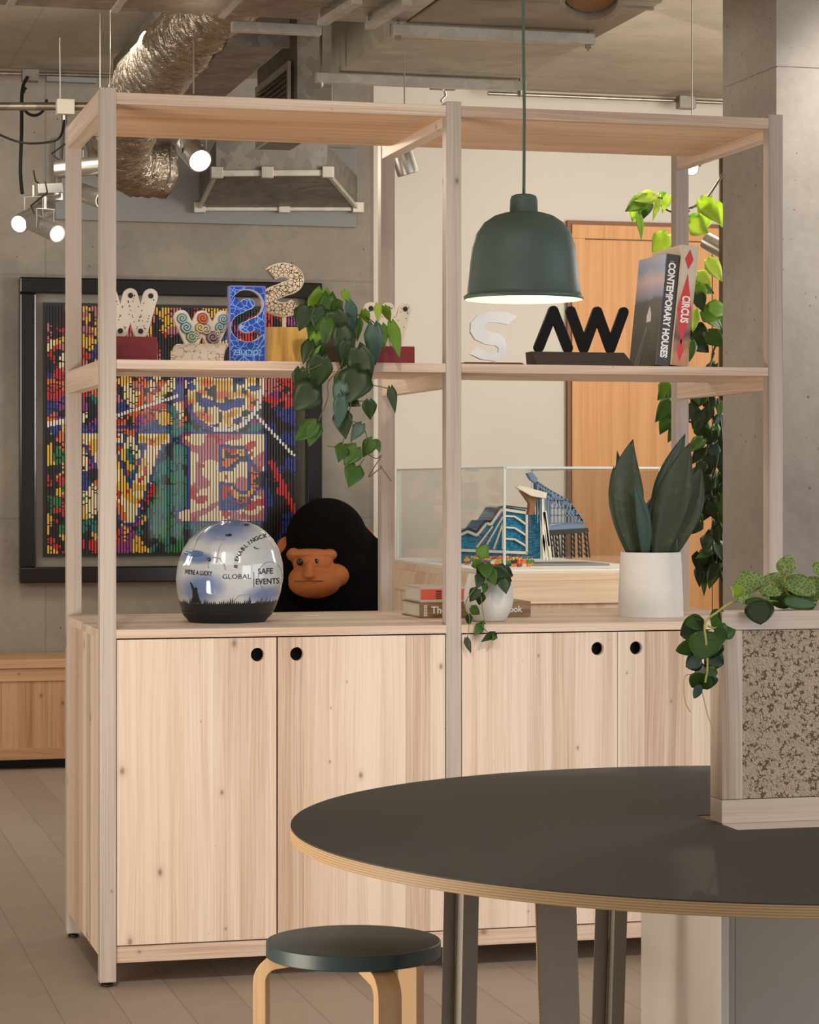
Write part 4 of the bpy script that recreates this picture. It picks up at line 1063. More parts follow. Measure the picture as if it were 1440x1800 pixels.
MB().hexa([(x0_+.012, YK-.05, SZ+.0005), (x1_, YK-.05, SZ+.0005), (x1_, YK+.05, SZ+.0005), (x0_+.012, YK+.05, SZ+.0005), (x0_+.002, YK-.03, bt+.0015), (x1_-.028, YK-.03, bt+.0015), (x1_-.028, YK+.03, bt+.0015), (x0_+.002, YK+.03, bt+.0015)]).build('base', m_, bk)
# 7 books standing at the right end
M['paper'] = plain('book_pages', srgb(228, 220, 204), .8)
def leaning_book(label, pbl, pbr, ptl, hgt, depth, Y, cover, name='book'):
    """front-lower-left spine corner at pixel pbl, lower-right at pbr, upper-left at ptl"""
    A = PY(*pbl, Y); B = PY(*pbr, Y); T_ = PY(*ptl, Y)
    A.z = B.z = SZ+.001
    lean = atan2(T_.x-A.x, T_.z-A.z); th = (B.x-A.x)*cos(lean)
    t = thing(name, label, 'book', tuple(A)); u = Vector((cos(lean), 0, -sin(lean))); w_ = Vector((sin(lean), 0, cos(lean)))
    A = A+w_*(th*sin(lean))  # lower right corner touches the shelf
    def bx(u0, u1, d0, d1, h0, h1, nm, mat):
        mb = MB().hexa([A+u*p+Vector((0, d, 0))+w_*h for h in (h0, h1) for p, d in ((u0, d0), (u1, d0), (u1, d1), (u0, d1))]); return mb.build(nm, mat, t, bevel=.0006)
    bx(.004, th-.004, .004, depth-.004, .004, hgt-.004, 'pages', M['paper'])
    cv = [bx(0, .0035, 0, depth, 0, hgt, 'front_cover', cover[0]), bx(th-.0035, th, 0, depth, 0, hgt, 'back_cover', cover[1]), bx(.0035, th-.0035, 0, .004, 0, hgt, 'spine', cover[2])]
    return t, A, u, w_, th, cv
def landscape():
    m = N('landscape_cover'); v = m.coords(); sep = m.new('ShaderNodeSeparateXYZ'); m.link(v, sep.inputs[0])
    n = m.noise(v, 9, 4); z = m.math('ADD', sep.outputs[2], m.math('MULTIPLY', m.math('SUBTRACT', n, .5), .05))
    m.base(m.ramp(m.math('MULTIPLY', z, 3.0), [(.0, srgb(66, 74, 58)), (.45, srgb(84, 84, 74)), (.60, srgb(72, 76, 70)), (.64, srgb(136, 140, 170)), (.78, srgb(196, 172, 176)), (.9, srgb(112, 128, 166))])); m.set(Roughness=.3); return m.m
dk = plain('charcoal_cloth', srgb(58, 50, 46), .45)
t, A, u, w_, th, cv = leaning_book('thick charcoal hardback with large white spine title leaning at the shelf end', (1152, 644), (1176, 644), (1171, 447), .335, .235, 6.95, (landscape(), dk, dk))
sp = sub(cv[2]); nrm = Vector((0, -1, 0))
M['white_ink'] = plain('white_ink', srgb(240, 238, 232), .5)
ctr = A+u*(th*.5)+w_*(.335*.50)
text_mb('CONTEMPORARY HOUSES', .0298, ctr+Vector((0, -.0003, 0)), -w_, u, nrm, .0006, bold=.0012, sx=.80).build('title', M['white_ink'], sp)
text_mb('.....', .012, A+u*(th*.5)+w_*(.335*.945)+Vector((0, -.0003, 0)), u, w_, nrm, .0005).build('imprint', M['white_ink'], sp)
# small white barn and road lines on the cover picture
cvp = sub(cv[0]); cp = lambda d, h: A+Vector((0, d, 0))+w_*h+u*(-.0008)
q = MB().add([cp(.075, .135), cp(.115, .135), cp(.115, .155), cp(.095, .185), cp(.075, .155)], [(0, 1, 2, 3, 4)]); q.build('barn_picture', plain('barn_white', srgb(214, 206, 206), .5), cvp)
q = MB()
for d0, d1 in ((.03, .10), (.05, .105), (.065, .11)): q.add([cp(d0+.12, .004), cp(d0+.124, .004), cp(d1+.002, .12), cp(d1, .12)], [(0, 1, 2, 3)])
q.build('road_picture', plain('road_pale', srgb(170, 172, 158), .5), cvp)
def circus():
    m = N('mottled_poster_spine'); v = m.coords(); sep = m.new('ShaderNodeSeparateXYZ'); m.link(v, sep.inputs[0]); n = m.noise(v, 22, 4)
    z = m.math('ADD', m.math('MULTIPLY', sep.outputs[2], 2.8), m.math('MULTIPLY', m.math('SUBTRACT', n, .5), .35))
    m.base(m.ramp(z, [(.1, srgb(190, 132, 88)), (.26, srgb(88, 52, 38)), (.36, srgb(140, 84, 58)), (.55, srgb(196, 168, 146)), (.75, srgb(206, 192, 172))])); m.set(Roughness=.4); return m.m
cc2 = circus()
t, A, u, w_, th, cv = leaning_book('tall pale circus book with red diamonds on the spine, leaning right of the charcoal book', (1178, 644), (1208, 644), (1199, 434), .362, .255, 6.95, (plain('cream_cover', srgb(206, 192, 160), .5), cc2, cc2))
sp = sub(cv[2]); mb = MB(); fr_ = lambda a_, h: A+u*(a_*th)+w_*(h*.362)+Vector((0, -.0004, 0))
for hc2, hh, ww in ((.885, .085, .26), (.47, .30, .42), (.13, .10, .20)):
    mb.add([fr_(.5, hc2+hh), fr_(.5+ww, hc2), fr_(.5, hc2-hh), fr_(.5-ww, hc2)], [(0, 1, 2, 3)])
mb.build('red_diamonds', plain('poster_red', srgb(206, 40, 42), .45), sp)
text_mb('CIRCUS', .034, fr_(.53, .47)+Vector((0, -.0003, 0)), -w_, u, nrm, .0006, bold=.0012, sx=.70).build('title', M['white_ink'], sp)

# ================================================================== things on the worktop
WZ = ZT+.0005
# helmet: shell built from stacked superellipse rings
hc3 = PY(403, 1093, 7.24); hc3.z = WZ
hel = thing('helmet', 'glossy blue and white full-face helmet with printed crowd and lettering on the worktop', 'helmet', tuple(hc3))
def hel_pt(t, a):
    """t 0 bottom .. 1 top, a azimuth; local to hc3"""
    z = .012+t*.291
    prof = [(0, .122), (.05, .134), (.12, .142), (.25, .154), (.4, .160), (.55, .157), (.7, .143), (.8, .124), (.88, .100), (.94, .073), (.98, .042), (1.0, .006)]
    for (t0, r0), (t1, r1) in zip(prof[:-1], prof[1:]):
        if t <= t1: r = r0+(r1-r0)*(t-t0)/(t1-t0); break
    ex = 1.0+.05*cos(a)*(1-t); x = r*cos(a)*ex; y = r*sin(a)*.86
    x += -.012*(1-t)+.010*t
    # raised crown ridges and brow
    k = 0
    for ph in (pi*1.0+.62, pi*1.0+1.02): k += .004*math.exp(-((a-ph)/.06)**2)*min(1, t/.5)
    s3 = 1+k/max(r, .02)
    return Vector((x*s3, y*s3, z))
nA, nT = 96, 60; mb = MB(); vs = []; fs = []
for i in range(nT+1):
    t_ = 1-(1-i/nT)**1.6 if i/nT > 0 else 0
    for j in range(nA): vs.append(hc3+hel_pt(t_, 2*pi*j/nA))
for i in range(nT):
    for j in range(nA): fs.append((i*nA+j, i*nA+(j+1) % nA, (i+1)*nA+(j+1) % nA, (i+1)*nA+j))
mb.add(vs, fs)
m = N('airbrushed_helmet_paint'); v = m.coords(); sep = m.new('ShaderNodeSeparateXYZ'); m.link(v, sep.inputs[0])
n = m.noise(v, 7, 4, .55, .6); n2 = m.noise(v, 70, 3)
X_, Z_ = sep.outputs[0], sep.outputs[2]
def blob(cx_, cz_, rx, rz, soft=.5):
    a_ = m.math('DIVIDE', m.math('SUBTRACT', X_, cx_), rx); b_ = m.math('DIVIDE', m.math('SUBTRACT', Z_, cz_), rz)
    d = m.math('ADD', m.math('POWER', m.math('ABSOLUTE', a_), 2), m.math('POWER', m.math('ABSOLUTE', b_), 2))
    d = m.math('ADD', d, m.math('MULTIPLY', m.math('SUBTRACT', n, .5), 1.2))
    return m.ramp(m.math('MULTIPLY', d, .5), [(.08, 1.0), (.62, 0.0)])
c = m.mix(n, srgb(176, 182, 188), srgb(212, 214, 214))
for bb in ((-.045, .285, .115, .052), (.01, .305, .07, .03), (-.115, .192, .05, .018), (-.095, .105, .06, .045), (.10, .085, .09, .028)):
    c = m.mix(m.math('MULTIPLY', blob(*bb), .9), c, srgb(92, 118, 164))
m.base(c); m.set(Roughness=.12, Coat_Weight=.8, Coat_Roughness=.04)
shell = sub(mb.build('shell', m.m, hel, smooth=180))
bvh = BVHTree.FromPolygons(vs, fs)
def wrap(mb_, lift=.0012):
    """lay a flat mesh (already placed in front of the shell) onto it"""
    out = []
    for p in mb_.v:
        d = Vector((sin(YAW), cos(YAW), 0)); hit = bvh.ray_cast(p-d*.5, d)
        if hit[0] is None:
            hit = bvh.find_nearest(p)
        out.append(hit[0]+hit[1]*(lift if hit[1].dot(p-hc3) > 0 else -lift))
    mb_.v = out; return mb_
hR, hF = _R, Vector((-sin(YAW), -cos(YAW), 0))
def HP(px, py): return PY(px, py, 7.06)
def htext(s_, size, px, py, ang=0, sx=1.0, bold=.0):
    a_ = radians(ang); ex = hR*cos(a_)+Vector((0, 0, 1))*sin(a_); ey = -hR*sin(a_)+Vector((0, 0, 1))*cos(a_)
    return text_mb(s_, size, HP(px, py), ex, ey, hF, .0004, bold=bold, sx=sx)
M['ink'] = plain('black_ink', srgb(34, 32, 34), .3)
wrap(htext('GLOBAL', .0195, 414, 1015, sx=1.12)).build('lettering', M['ink'], shell)
wrap(htext('SAFE', .0235, 464, 1006, sx=.86, bold=.0003)).build('lettering', M['ink'], shell)
wrap(htext('EVENTS', .0235, 467, 1024, sx=.82, bold=.0003)).build('lettering', M['ink'], shell)
q = MB(); z1, z0_ = HP(444, 1006).z, HP(444, 1034).z; p_ = HP(444, 1020)
q.add([Vector((p_.x, p_.y, z0_+(z1-z0_)*k/6))+hR*dx for k in range(7) for dx in (-.0008, .0008)], [(2*k, 2*k+1, 2*k+3, 2*k+2) for k in range(6)])
wrap(q).build('divider_line', M['ink'], shell)
wrap(htext("WE'RE A LUCKY", .0185, 344, 1009, ang=-3, sx=.62, bold=.0004)).build('handwriting', M['ink'], shell)
tx = '#ENABLINGCREATI'
arcpts = []
cxp, cyp, rp = 473, 1003, 60
for i, ch in enumerate(tx):
    th_ = radians(174-6.9*i-(4 if i else 0)); px, py = cxp+rp*1.02*cos(th_), cyp-rp*1.0*sin(th_)
    wrap(htext(ch, .0165, px, py, ang=math.degrees(th_)-90, bold=.0003)).build('arched_letter', M['ink'], shell)
# crowd band: dark silhouettes
rnd = random.Random(3); q = MB(); base = []
n_ = 150
for i in range(n_):
    a0, a1 = 2*pi*i/n_, 2*pi*(i+1)/n_
    h0 = .135+.035*noise.noise(Vector((i*.35, 0, 0)))+(.05*rnd.random() if rnd.random() < .4 else 0)
    b_ = [hc3+hel_pt(t_, a_)+Vector(((hel_pt(t_, a_)).x, (hel_pt(t_, a_)).y, 0)).normalized()*.0012 for t_, a_ in ((.05, a0), (.05, a1), (.155, a1), (.155, a0), (h0+.05, (a0+a1)/2+rnd.uniform(-.01, .01)), (.092, a0), (.092, a1))]
    q.add([b_[0], b_[1], b_[6], b_[5]], [(0, 1, 2, 3)]); q.add([b_[5], b_[6], b_[2], b_[3]], [(0, 1, 2, 3)]); q.add([b_[3], b_[2], b_[4]], [(0, 1, 2)])
def fig(px, hh):
    o_ = HP(px, 1062); poly = [(-.010, 0), (.014, 0), (.009, .020), (.006, .030), (.007, .036), (.003, .040), (-.001, .036), (-.010, .052), (-.013, .051), (-.006, .028)]
    k = hh/.052; pts = [o_+hR*(u_*k)+Vector((0, 0, v_*k)) for u_, v_ in poly]; mb_ = MB().add(pts, [tuple(range(len(poly)))]); return wrap(mb_)
q.build('crowd_silhouette', M['ink'], shell)
fig(338, .060).build('figure_silhouette', M['ink'], shell)
# black rim
mb = MB(); vs2 = []; rr_ = [(.0, .90), (-.0, 1.0), (.03, 1.02), (.062, 1.012), (.075, 1.0)]
pr_ = [(0, .86, 0), (0, .95, 0), (.0, 1.0, .006), (.03, 1.015, None), (.075, 1.012, None)]
N_ = 64; rings = []
for k, (t_, sc_, zz) in enumerate(((0, .84, .0), (0, .93, .0), (0, .99, .010), (.03, 1.02, None), (.085, 1.012, None))):
    ring = []
    for j in range(N_):
        p = hel_pt(t_, 2*pi*j/N_); ring.append(hc3+Vector((p.x*sc_, p.y*sc_, zz if zz is not None else p.z)))
    rings += ring
mb.add(rings, [(k*N_+j, k*N_+(j+1) % N_, (k+1)*N_+(j+1) % N_, (k+1)*N_+j) for k in range(4) for j in range(N_)])
mb.build('rim', M['rubber'], hel, smooth=50)
# visor pivot disc, vents and side visor edge
def disc_on(px, py, rx, ry, name, mat, lift=.003, n=24):
    c_ = HP(px, py); pts = [c_]+[c_+hR*(rx*cos(2*pi*k/n))+Vector((0, 0, ry*sin(2*pi*k/n))) for k in range(n)]
    return wrap(MB().add(pts, [(0, 1+k, 1+(k+1) % n) for k in range(n)]), lift).build(name, mat, shell, smooth=180)
def loop_on(pxs, r, name, mat, close=True, lift=.0006):
    mb_ = MB().add([HP(*p) for p in pxs], []); wrap(mb_, lift); P = mb_.v+([mb_.v[0]] if close else [])
    return MB().tube(P, r, 6).build(name, mat, shell, smooth=180)
gl_ = plain('silver_seam', srgb(150, 152, 156), .25)
loop_on([(472+20*cos(k*pi/14), 1015-26*sin(k*pi/14)) for k in range(28)], .0012, 'pivot_seam', gl_)
loop_on([(364+12*0, 1000), (362, 985), (372, 981), (384, 983), (392, 994), (394, 1003)], .0016, 'vent_seam', gl_, False)
disc_on(364, 985, .006, .006, 'vent', M['rubber'], .0012); disc_on(398, 942, .010, .004, 'vent', M['rubber'], .0012); disc_on(428, 924, .008, .003, 'vent', M['rubber'], .0012)
disc_on(335, 975, .030, .008, 'vent_scoop', plain('blue_scoop', srgb(88, 112, 158), .2), .004)
loop_on([(334, 972), (340, 950), (352, 932), (372, 918), (392, 913)], .0016, 'crown_seam', gl_, False)
loop_on([(378, 990), (382, 965), (396, 940), (418, 922), (440, 915)], .0014, 'crown_seam', gl_, False)
loop_on([(405, 1062), (418, 1048), (440, 1046), (462, 1056)], .0012, 'chin_seam', gl_, False)

# two books lying flat
YK0 = 7.28
def flat_book(label, px0, px1, z0, th, depth, cover, Y=YK0, dx=0):
    x0, x1 = PY(px0, 1080, Y).x, PY(px1, 1080, Y).x
    t = thing('book', label, 'book', ((x0+x1)/2, Y, z0))
    MB().box(x0+.004, x1-.004, Y+.004, Y+depth-.006, z0+.004, z0+th-.004).build('pages', M['paper'], t)
    a_ = MB().box(x0, x1, Y, Y+depth, z0, z0+.0035).build('back_cover', cover, t, bevel=.0008)
    b_ = MB().box(x0, x1, Y, Y+depth, z0+th-.0035, z0+th).build('front_cover', cover, t, bevel=.0008)
    c_ = sub(MB().box(x0, x1, Y-.001, Y+.004, z0+.0035, z0+th-.0035).build('spine', cover, t))
    return t, x0, x1, c_
m = N('brown_gold_spine'); v = m.coords((3, 3, 30)); n = m.noise(v, 3, 3)
m.base(m.ramp(n, [(.3, srgb(96, 70, 40)), (.6, srgb(150, 116, 66))])); m.set(Roughness=.4)
t, x0, x1, sp = flat_book('thick brown book with white title lying flat under the red one, behind the white pot', 738, 933, WZ, .047, .215, m.m)
yy_ = YK0-.0014
text_mb('The', .030, (PY(771, 1070, YK0).x, yy_, WZ+.023), XX, ZZ, (0, -1, 0), .0006, bold=.0005).build('title', M['white_ink'], sp)
text_mb('ook', .026, (PY(906, 1070, YK0).x, yy_, WZ+.023), XX, ZZ, (0, -1, 0), .0006, bold=.0005).build('title', M['white_ink'], sp)
mb = MB()
for k in range(7): mb.box(PY(745, 1070, YK0).x, PY(751, 1070, YK0).x, yy_-.0004, yy_, WZ+.006+.005*k, WZ+.0085+.005*k)
mb.build('spine_ladder_mark', M['white_ink'], sp)
grey = plain('grey_board', srgb(196, 188, 178), .6)
t, x0, x1, sp = flat_book('book with an orange-red spine lying on top of the brown book', 739, 842, WZ+.0475, .047, .20, grey)
MB().box(x0+.001, x1-.001, YK0-.0016, YK0-.0004, WZ+.0475+.008, WZ+.0475+.040).build('spine_panel', plain('orange_red_panel', srgb(214, 92, 66), .5), sp)
mb = MB()
for k in range(5): mb.box(PY(766, 1060, YK0).x, PY(776, 1060, YK0).x, YK0-.0022, YK0-.0016, WZ+.058+.0055*k, WZ+.0605+.0055*k)
mb.build('spine_bars', M['ink'], sp)
# ================================================================== foreground: table, stool, pendant, divider
M['ply'] = None
def ply():
    m = N('plywood_edge'); v = m.coords(); sep = m.new('ShaderNodeSeparateXYZ'); m.link(v, sep.inputs[0])
    n = m.noise(m.coords((1, 1, 9)), 7, 3)
    q = m.math('FRACT', m.math('MULTIPLY', m.math('ADD', sep.outputs[2], m.math('MULTIPLY', n, .0006)), 1/.0046))
    st = m.ramp(q, [(.0, 0.0), (.42, 0.0), (.5, 1.0), (.95, 1.0), (1.0, 0.0)])
    c = m.mix(st, srgb(214, 184, 140), srgb(184, 148, 104)); c = m.mix(m.math('MULTIPLY', n, .35), c, srgb(200, 166, 120))
    m.base(c); m.set(Roughness=.55); return m.m
M['ply'] = ply()
M['lino'] = plain('dark_grey_linoleum', srgb(70, 68, 65), .62, var=.03)
TX, TY, TR, TZ = 1.9475, 4.564, .970, .74
tbl = thing('round_table', 'large round table with dark grey linoleum top and exposed plywood edge', 'table', (TX, TY, 0))
p_ = PZ(1225, 1432.6, TZ); q_ = PZ(1296, 1459, TZ); sx0, sy0, sy1 = (p_.x+q_.x)/2, q_.y, p_.y; sx1 = 2.55
slot = [(sx0, sy0), (sx1, sy0), (sx1, sy1), (sx0, sy1)]
curve_mb([circ(TX, TY, TR, 160), slot], .022, (0, 0, TZ-.0245), XX, YY, ZZ).build('plywood_core', M['ply'], tbl, smooth=30)
curve_mb([circ(TX, TY, TR-.0006, 200), slot], .0024, (0, 0, TZ-.0024), XX, YY, ZZ).build('tabletop', M['lino'], tbl, smooth=30)
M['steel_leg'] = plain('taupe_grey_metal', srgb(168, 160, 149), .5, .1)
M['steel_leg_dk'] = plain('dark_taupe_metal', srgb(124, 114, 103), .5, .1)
# splayed folded legs: (top pixel x, floor-ward pixel x at y 1800, distance along view)
def leg(name, tx_, ty_top, bx_, D, prof, mat, edge=None):
    """prof: closed outline in (right, away) metres"""
    top = _C+_F*D+_R*((tx_-720)/FPX*D); top.z = TZ-.0245
    b_ = _C+_F*D+_R*((bx_-720)/FPX*D); zb = EYE-(1800-HOR)/FPX*D
    d = (Vector((b_.x, b_.y, zb))-top); fl = top+d*(top.z/(top.z-zb))
    mb = MB(); n_ = len(prof)
    vs = [P+_R*u+_F*v for P in (fl, top) for u, v in prof]
    mb.add(vs, [tuple(range(n_))[::-1], tuple(range(n_, 2*n_))]+[(i, (i+1) % n_, n_+(i+1) % n_, n_+i) for i in range(n_)])
    o = mb.build(name, mat, tbl, bevel=.0008)
    return o
w1 = .0355
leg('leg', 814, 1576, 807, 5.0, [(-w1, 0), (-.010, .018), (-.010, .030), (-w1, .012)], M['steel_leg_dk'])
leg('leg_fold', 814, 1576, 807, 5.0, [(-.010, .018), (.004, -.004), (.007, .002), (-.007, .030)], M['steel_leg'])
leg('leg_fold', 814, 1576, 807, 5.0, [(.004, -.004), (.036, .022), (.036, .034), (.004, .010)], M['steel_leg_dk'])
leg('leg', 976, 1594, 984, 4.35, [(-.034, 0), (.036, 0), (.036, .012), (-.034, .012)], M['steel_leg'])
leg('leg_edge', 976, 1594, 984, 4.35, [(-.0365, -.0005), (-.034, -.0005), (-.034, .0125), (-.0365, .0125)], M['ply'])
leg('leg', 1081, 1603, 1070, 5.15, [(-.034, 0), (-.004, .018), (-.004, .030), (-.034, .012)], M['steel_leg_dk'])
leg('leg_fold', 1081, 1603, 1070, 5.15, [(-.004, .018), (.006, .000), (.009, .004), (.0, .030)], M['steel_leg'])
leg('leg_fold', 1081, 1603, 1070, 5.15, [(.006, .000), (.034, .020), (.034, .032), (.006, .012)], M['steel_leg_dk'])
# white pedestal under the slot
px_ = sx0+.045
a_, b_ = PX(1268, 1700, px_), PX(1127, 1700, px_)
ped = thing('cable_pedestal', 'white box pedestal standing under the table cut-out', 'pedestal', (px_+.35, a_.y+.2, 0))
M['white_panel'] = plain('white_melamine', srgb(214, 209, 200), .5, var=.02); M['grey_panel'] = plain('grey_melamine', srgb(168, 162, 154), .4, var=.03)
MB().box(px_, px_+.018, a_.y, b_.y, 0, TZ-.028).build('side_panel', M['white_panel'], ped, bevel=.001)
MB().box(px_+.0185, px_+.74, b_.y-.018, b_.y, 0, TZ-.028).build('back_panel', M['white_panel'], ped)
MB().box(px_+.0185, px_+.030, a_.y, a_.y+.018, 0, TZ-.028).build('front_stile', M['grey_panel'], ped)
MB().box(px_+.0315, px_+.74, a_.y+.001, a_.y+.019, 0, TZ-.028).build('front_panel', M['grey_panel'], ped)
MB().box(px_+.018, px_+.74, a_.y+.019, b_.y-.018, TZ-.045, TZ-.028).build('top_panel', M['white_panel'], ped)

# cork divider standing in the slot
dX, dY = PZ(1269, 1448, TZ).x, PZ(1269, 1448, TZ).y
DW, DD, DH = .62, .062, .417; zb0 = TZ-.0275
dv = thing('cork_divider', 'pale pine framed cork panel divider standing in the round table, plants along its top', 'divider', (dX+.3, dY, zb0))
ztop = TZ+DH
MB().box(dX, dX+.044, dY, dY+DD, TZ+.047, ztop-.037).build('stile', M['pine_z'], dv, bevel=.001)
MB().box(dX+DW-.044, dX+DW, dY, dY+DD, TZ+.047, ztop-.037).build('stile', M['pine_z'], dv, bevel=.001)
MB().box(dX, dX+DW, dY, dY+DD, ztop-.036, ztop).build('top_rail', M['pine_x'], dv, bevel=.001)
MB().box(dX, dX+DW, dY, dY+DD, TZ-.0, TZ+.046).build('bottom_rail', M['pine_x'], dv, bevel=.001)
MB().box(dX+.004, dX+DW-.004, dY+.004, dY+DD-.004, zb0, TZ-.0001).build('foot_rail', M['pine_x'], dv)
def cork():
    m = N('expanded_cork'); v = m.coords(); vo = m.new('ShaderNodeTexVoronoi', feature='DISTANCE_TO_EDGE'); vo.inputs['Scale'].default_value = 125; vo.inputs['Randomness'].default_value = 1
    nz = m.new('ShaderNodeTexNoise'); nz.inputs['Scale'].default_value = 140; m.link(v, nz.inputs['Vector'])
    va = m.new('ShaderNodeVectorMath', operation='MULTIPLY_ADD'); va.inputs[1].default_value = (.012, .012, .012); m.link(nz.outputs['Color'], va.inputs[0]); m.link(v, va.inputs[2]); m.link(va.outputs[0], vo.inputs['Vector'])
    n = m.noise(v, 120, 2); n2 = m.noise(v, 110, 3)
    dk_ = m.math('LESS_THAN', vo.outputs[0], m.math('MAXIMUM', m.math('ADD', m.math('MULTIPLY', m.math('SUBTRACT', n, .52), 1.1), .035), .0))
    c = m.mix(n2, srgb(186, 162, 138), srgb(216, 194, 168)); c = m.mix(m.math('MULTIPLY', dk_, .82), c, srgb(72, 52, 38))
    m.base(c); m.set(Roughness=.9); m.bump(vo.outputs[0], .5, .01); return m.m
MB().box(dX+.0455, dX+DW-.0455, dY+.004, dY+DD-.004, TZ+.0475, ztop-.0375).build('cork_panel', cork(), dv)
MB().box(dX+.0445, dX+DW-.0445, dY+.008, dY+DD-.008, TZ+.0465, ztop-.0365).build('shadow_gap', M['blackmatt'], dv)

# stool
SX, SY, SR, SH = 1.209, 5.116, .186, .44
stl = thing('stool', 'low three-legged stool with round petrol green seat and bent birch legs', 'stool', (SX, SY, 0))
M['petrol'] = plain('petrol_lacquer', srgb(52, 72, 74), .38, var=.03)
M['petrol_top'] = plain('petrol_linoleum', srgb(92, 98, 97), .75, var=.03)
MB().lathe((SX, SY, SH-.032), [(.001, 0), (SR-.0025, 0), (SR, .0022), (SR, .0305), (SR-.0012, .0318), (SR-.004, .032)], 72).build('seat', M['petrol'], stl, smooth=40)
MB().lathe((SX, SY, SH-.0005), [(SR-.004, 0), (SR-.005, .0008), (.001, .0008)], 72).build('seat_top', M['petrol_top'], stl, smooth=40)
for ang in (172, 52, -68):
    a_ = radians(ang); out = _R*cos(a_)+_F*sin(a_); sd = Vector((-out.y, out.x, 0)); cen = Vector((SX, SY, 0))
    RL = .212; th_ = .027; rb = .055; zt = SH-.034
    path = [(0.05, zt)]+[(RL-rb+rb*sin(radians(k*9)), zt-rb+rb*cos(radians(k*9))) for k in range(0, 11)]+[(RL, 0)]
    inn = [(.05, zt-.006)]+[(RL-rb+(rb-th_)*sin(radians(k*9)), zt-rb+(rb-th_)*cos(radians(k*9))) for k in range(2, 11)]+[(RL-th_, 0)]
    poly = path+inn[::-1]
    MB().prism(poly, cen, out, ZZ, sd, -.026, .026).build('leg', M['birch'], stl, bevel=.0012)
# pendant lamp
PD_ = 4.9; pc = PY(921, 525, PD_); K = (Vector((pc.x, pc.y, 0))-Vector((0, 0, 0))).dot(_F)/FPX
pend = thing('pendant_lamp', 'dusty green bell-shaped pendant lamp on a long green cord over the table', 'pendant lamp', tuple(pc))
def prof(lst): return [(r*K, (525-y)*K) for r, y in lst]
M['sage'] = plain('dusty_green', srgb(74, 90, 82), .48, var=.02)
M['mint'] = plain('pale_mint_inside', srgb(200, 222, 196), .6, var=.02)
MB().lathe(pc, prof([(104, 527), (105.5, 525), (105.5, 521), (102, 519), (100, 514), (97, 490), (94, 460), (91, 435), (84, 412), (70, 392), (52, 380), (36, 375), (28, 374)]), 72).build('shade', M['sage'], pend, smooth=50)
MB().lathe(pc, prof([(103.5, 527), (99, 517), (95, 490), (91, 455), (86, 428), (74, 404), (52, 388), (20, 381), (.1, 380)]), 72).build('shade_inside', M['mint'], pend, smooth=60)
MB().lathe(pc, prof([(28.5, 376), (25, 372), (24.5, 352), (22, 345), (15, 342), (4, 341), (.1, 341)]), 40).build('cap', M['sage'], pend, smooth=40)
MB().tube([pc+Vector((0, 0, (525-343)*K)), pc+Vector((.0012, 0, (525-200)*K)), pc+Vector((.0, 0, (525-130)*K)), pc+Vector((-.001, 0, (525-60)*K)), Vector((pc.x, pc.y, CZ))], .0032, 10).build('cord', plain('green_cord', srgb(78, 92, 82), .7), pend, smooth=60)
bulb = MB().ball(pc+Vector((0, 0, 62*K)), .028, .028, .034, 20, 12); bulb.build('bulb', emit('opal_bulb', (1, .93, .80, 1), 4), pend, smooth=180)
pl_ = bpy.data.lights.new('pendant_glow', 'POINT'); pl_.energy = 1.2; pl_.color = (1, .90, .74); pl_.shadow_soft_size = .03
po = bpy.data.objects.new('pendant_glow', pl_); COL.objects.link(po); po.location = pc+Vector((0, 0, 30*K))
# ================================================================== plants
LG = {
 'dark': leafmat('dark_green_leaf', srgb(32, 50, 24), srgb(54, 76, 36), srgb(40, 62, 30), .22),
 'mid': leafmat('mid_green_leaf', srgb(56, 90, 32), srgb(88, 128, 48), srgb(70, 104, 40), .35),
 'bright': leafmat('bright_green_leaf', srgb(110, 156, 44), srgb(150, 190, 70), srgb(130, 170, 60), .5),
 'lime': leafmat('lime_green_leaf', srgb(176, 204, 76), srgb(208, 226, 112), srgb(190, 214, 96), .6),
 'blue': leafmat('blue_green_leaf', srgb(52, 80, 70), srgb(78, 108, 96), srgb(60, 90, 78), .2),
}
M['stem'] = plain('brown_green_stem', srgb(96, 82, 52), .7)
M['stem_g'] = plain('green_stem', srgb(104, 122, 62), .6)
M['soil'] = plain('potting_soil', srgb(48, 36, 28), .95, var=.3)
FR = Vector((-sin(YAW), -cos(YAW), 0))   # towards the room's front
def leaves(parent, Y, lst, shape='heart', tilt=.55, seed=1, cup=.18, droop=.10, name='foliage', solid=.0006, wk=1.08):
    """lst: (base px, base py, tip px, tip py, width px, tone, dY)"""
    rnd = random.Random(seed); mb = MB()
    for it in lst:
        bx_, by_, tx_, ty_, wp, tone = it[:6]; dy = it[6] if len(it) > 6 else rnd.uniform(-.05, .05)
        b_ = PY(bx_, by_, Y+dy); t_ = PY(tx_, ty_, Y+dy+rnd.uniform(-.03, .03)); D_ = b_.dot(_F)
        nrm = FR+_R*rnd.uniform(-tilt, tilt)+Vector((0, 0, rnd.uniform(-.1, tilt)))
        mb.mat(LG[tone]).leaf(b_, t_, nrm, wp/FPX*D_*wk, shape, cup, droop)
    return mb.build(name, None, parent, smooth=180, solid=solid)
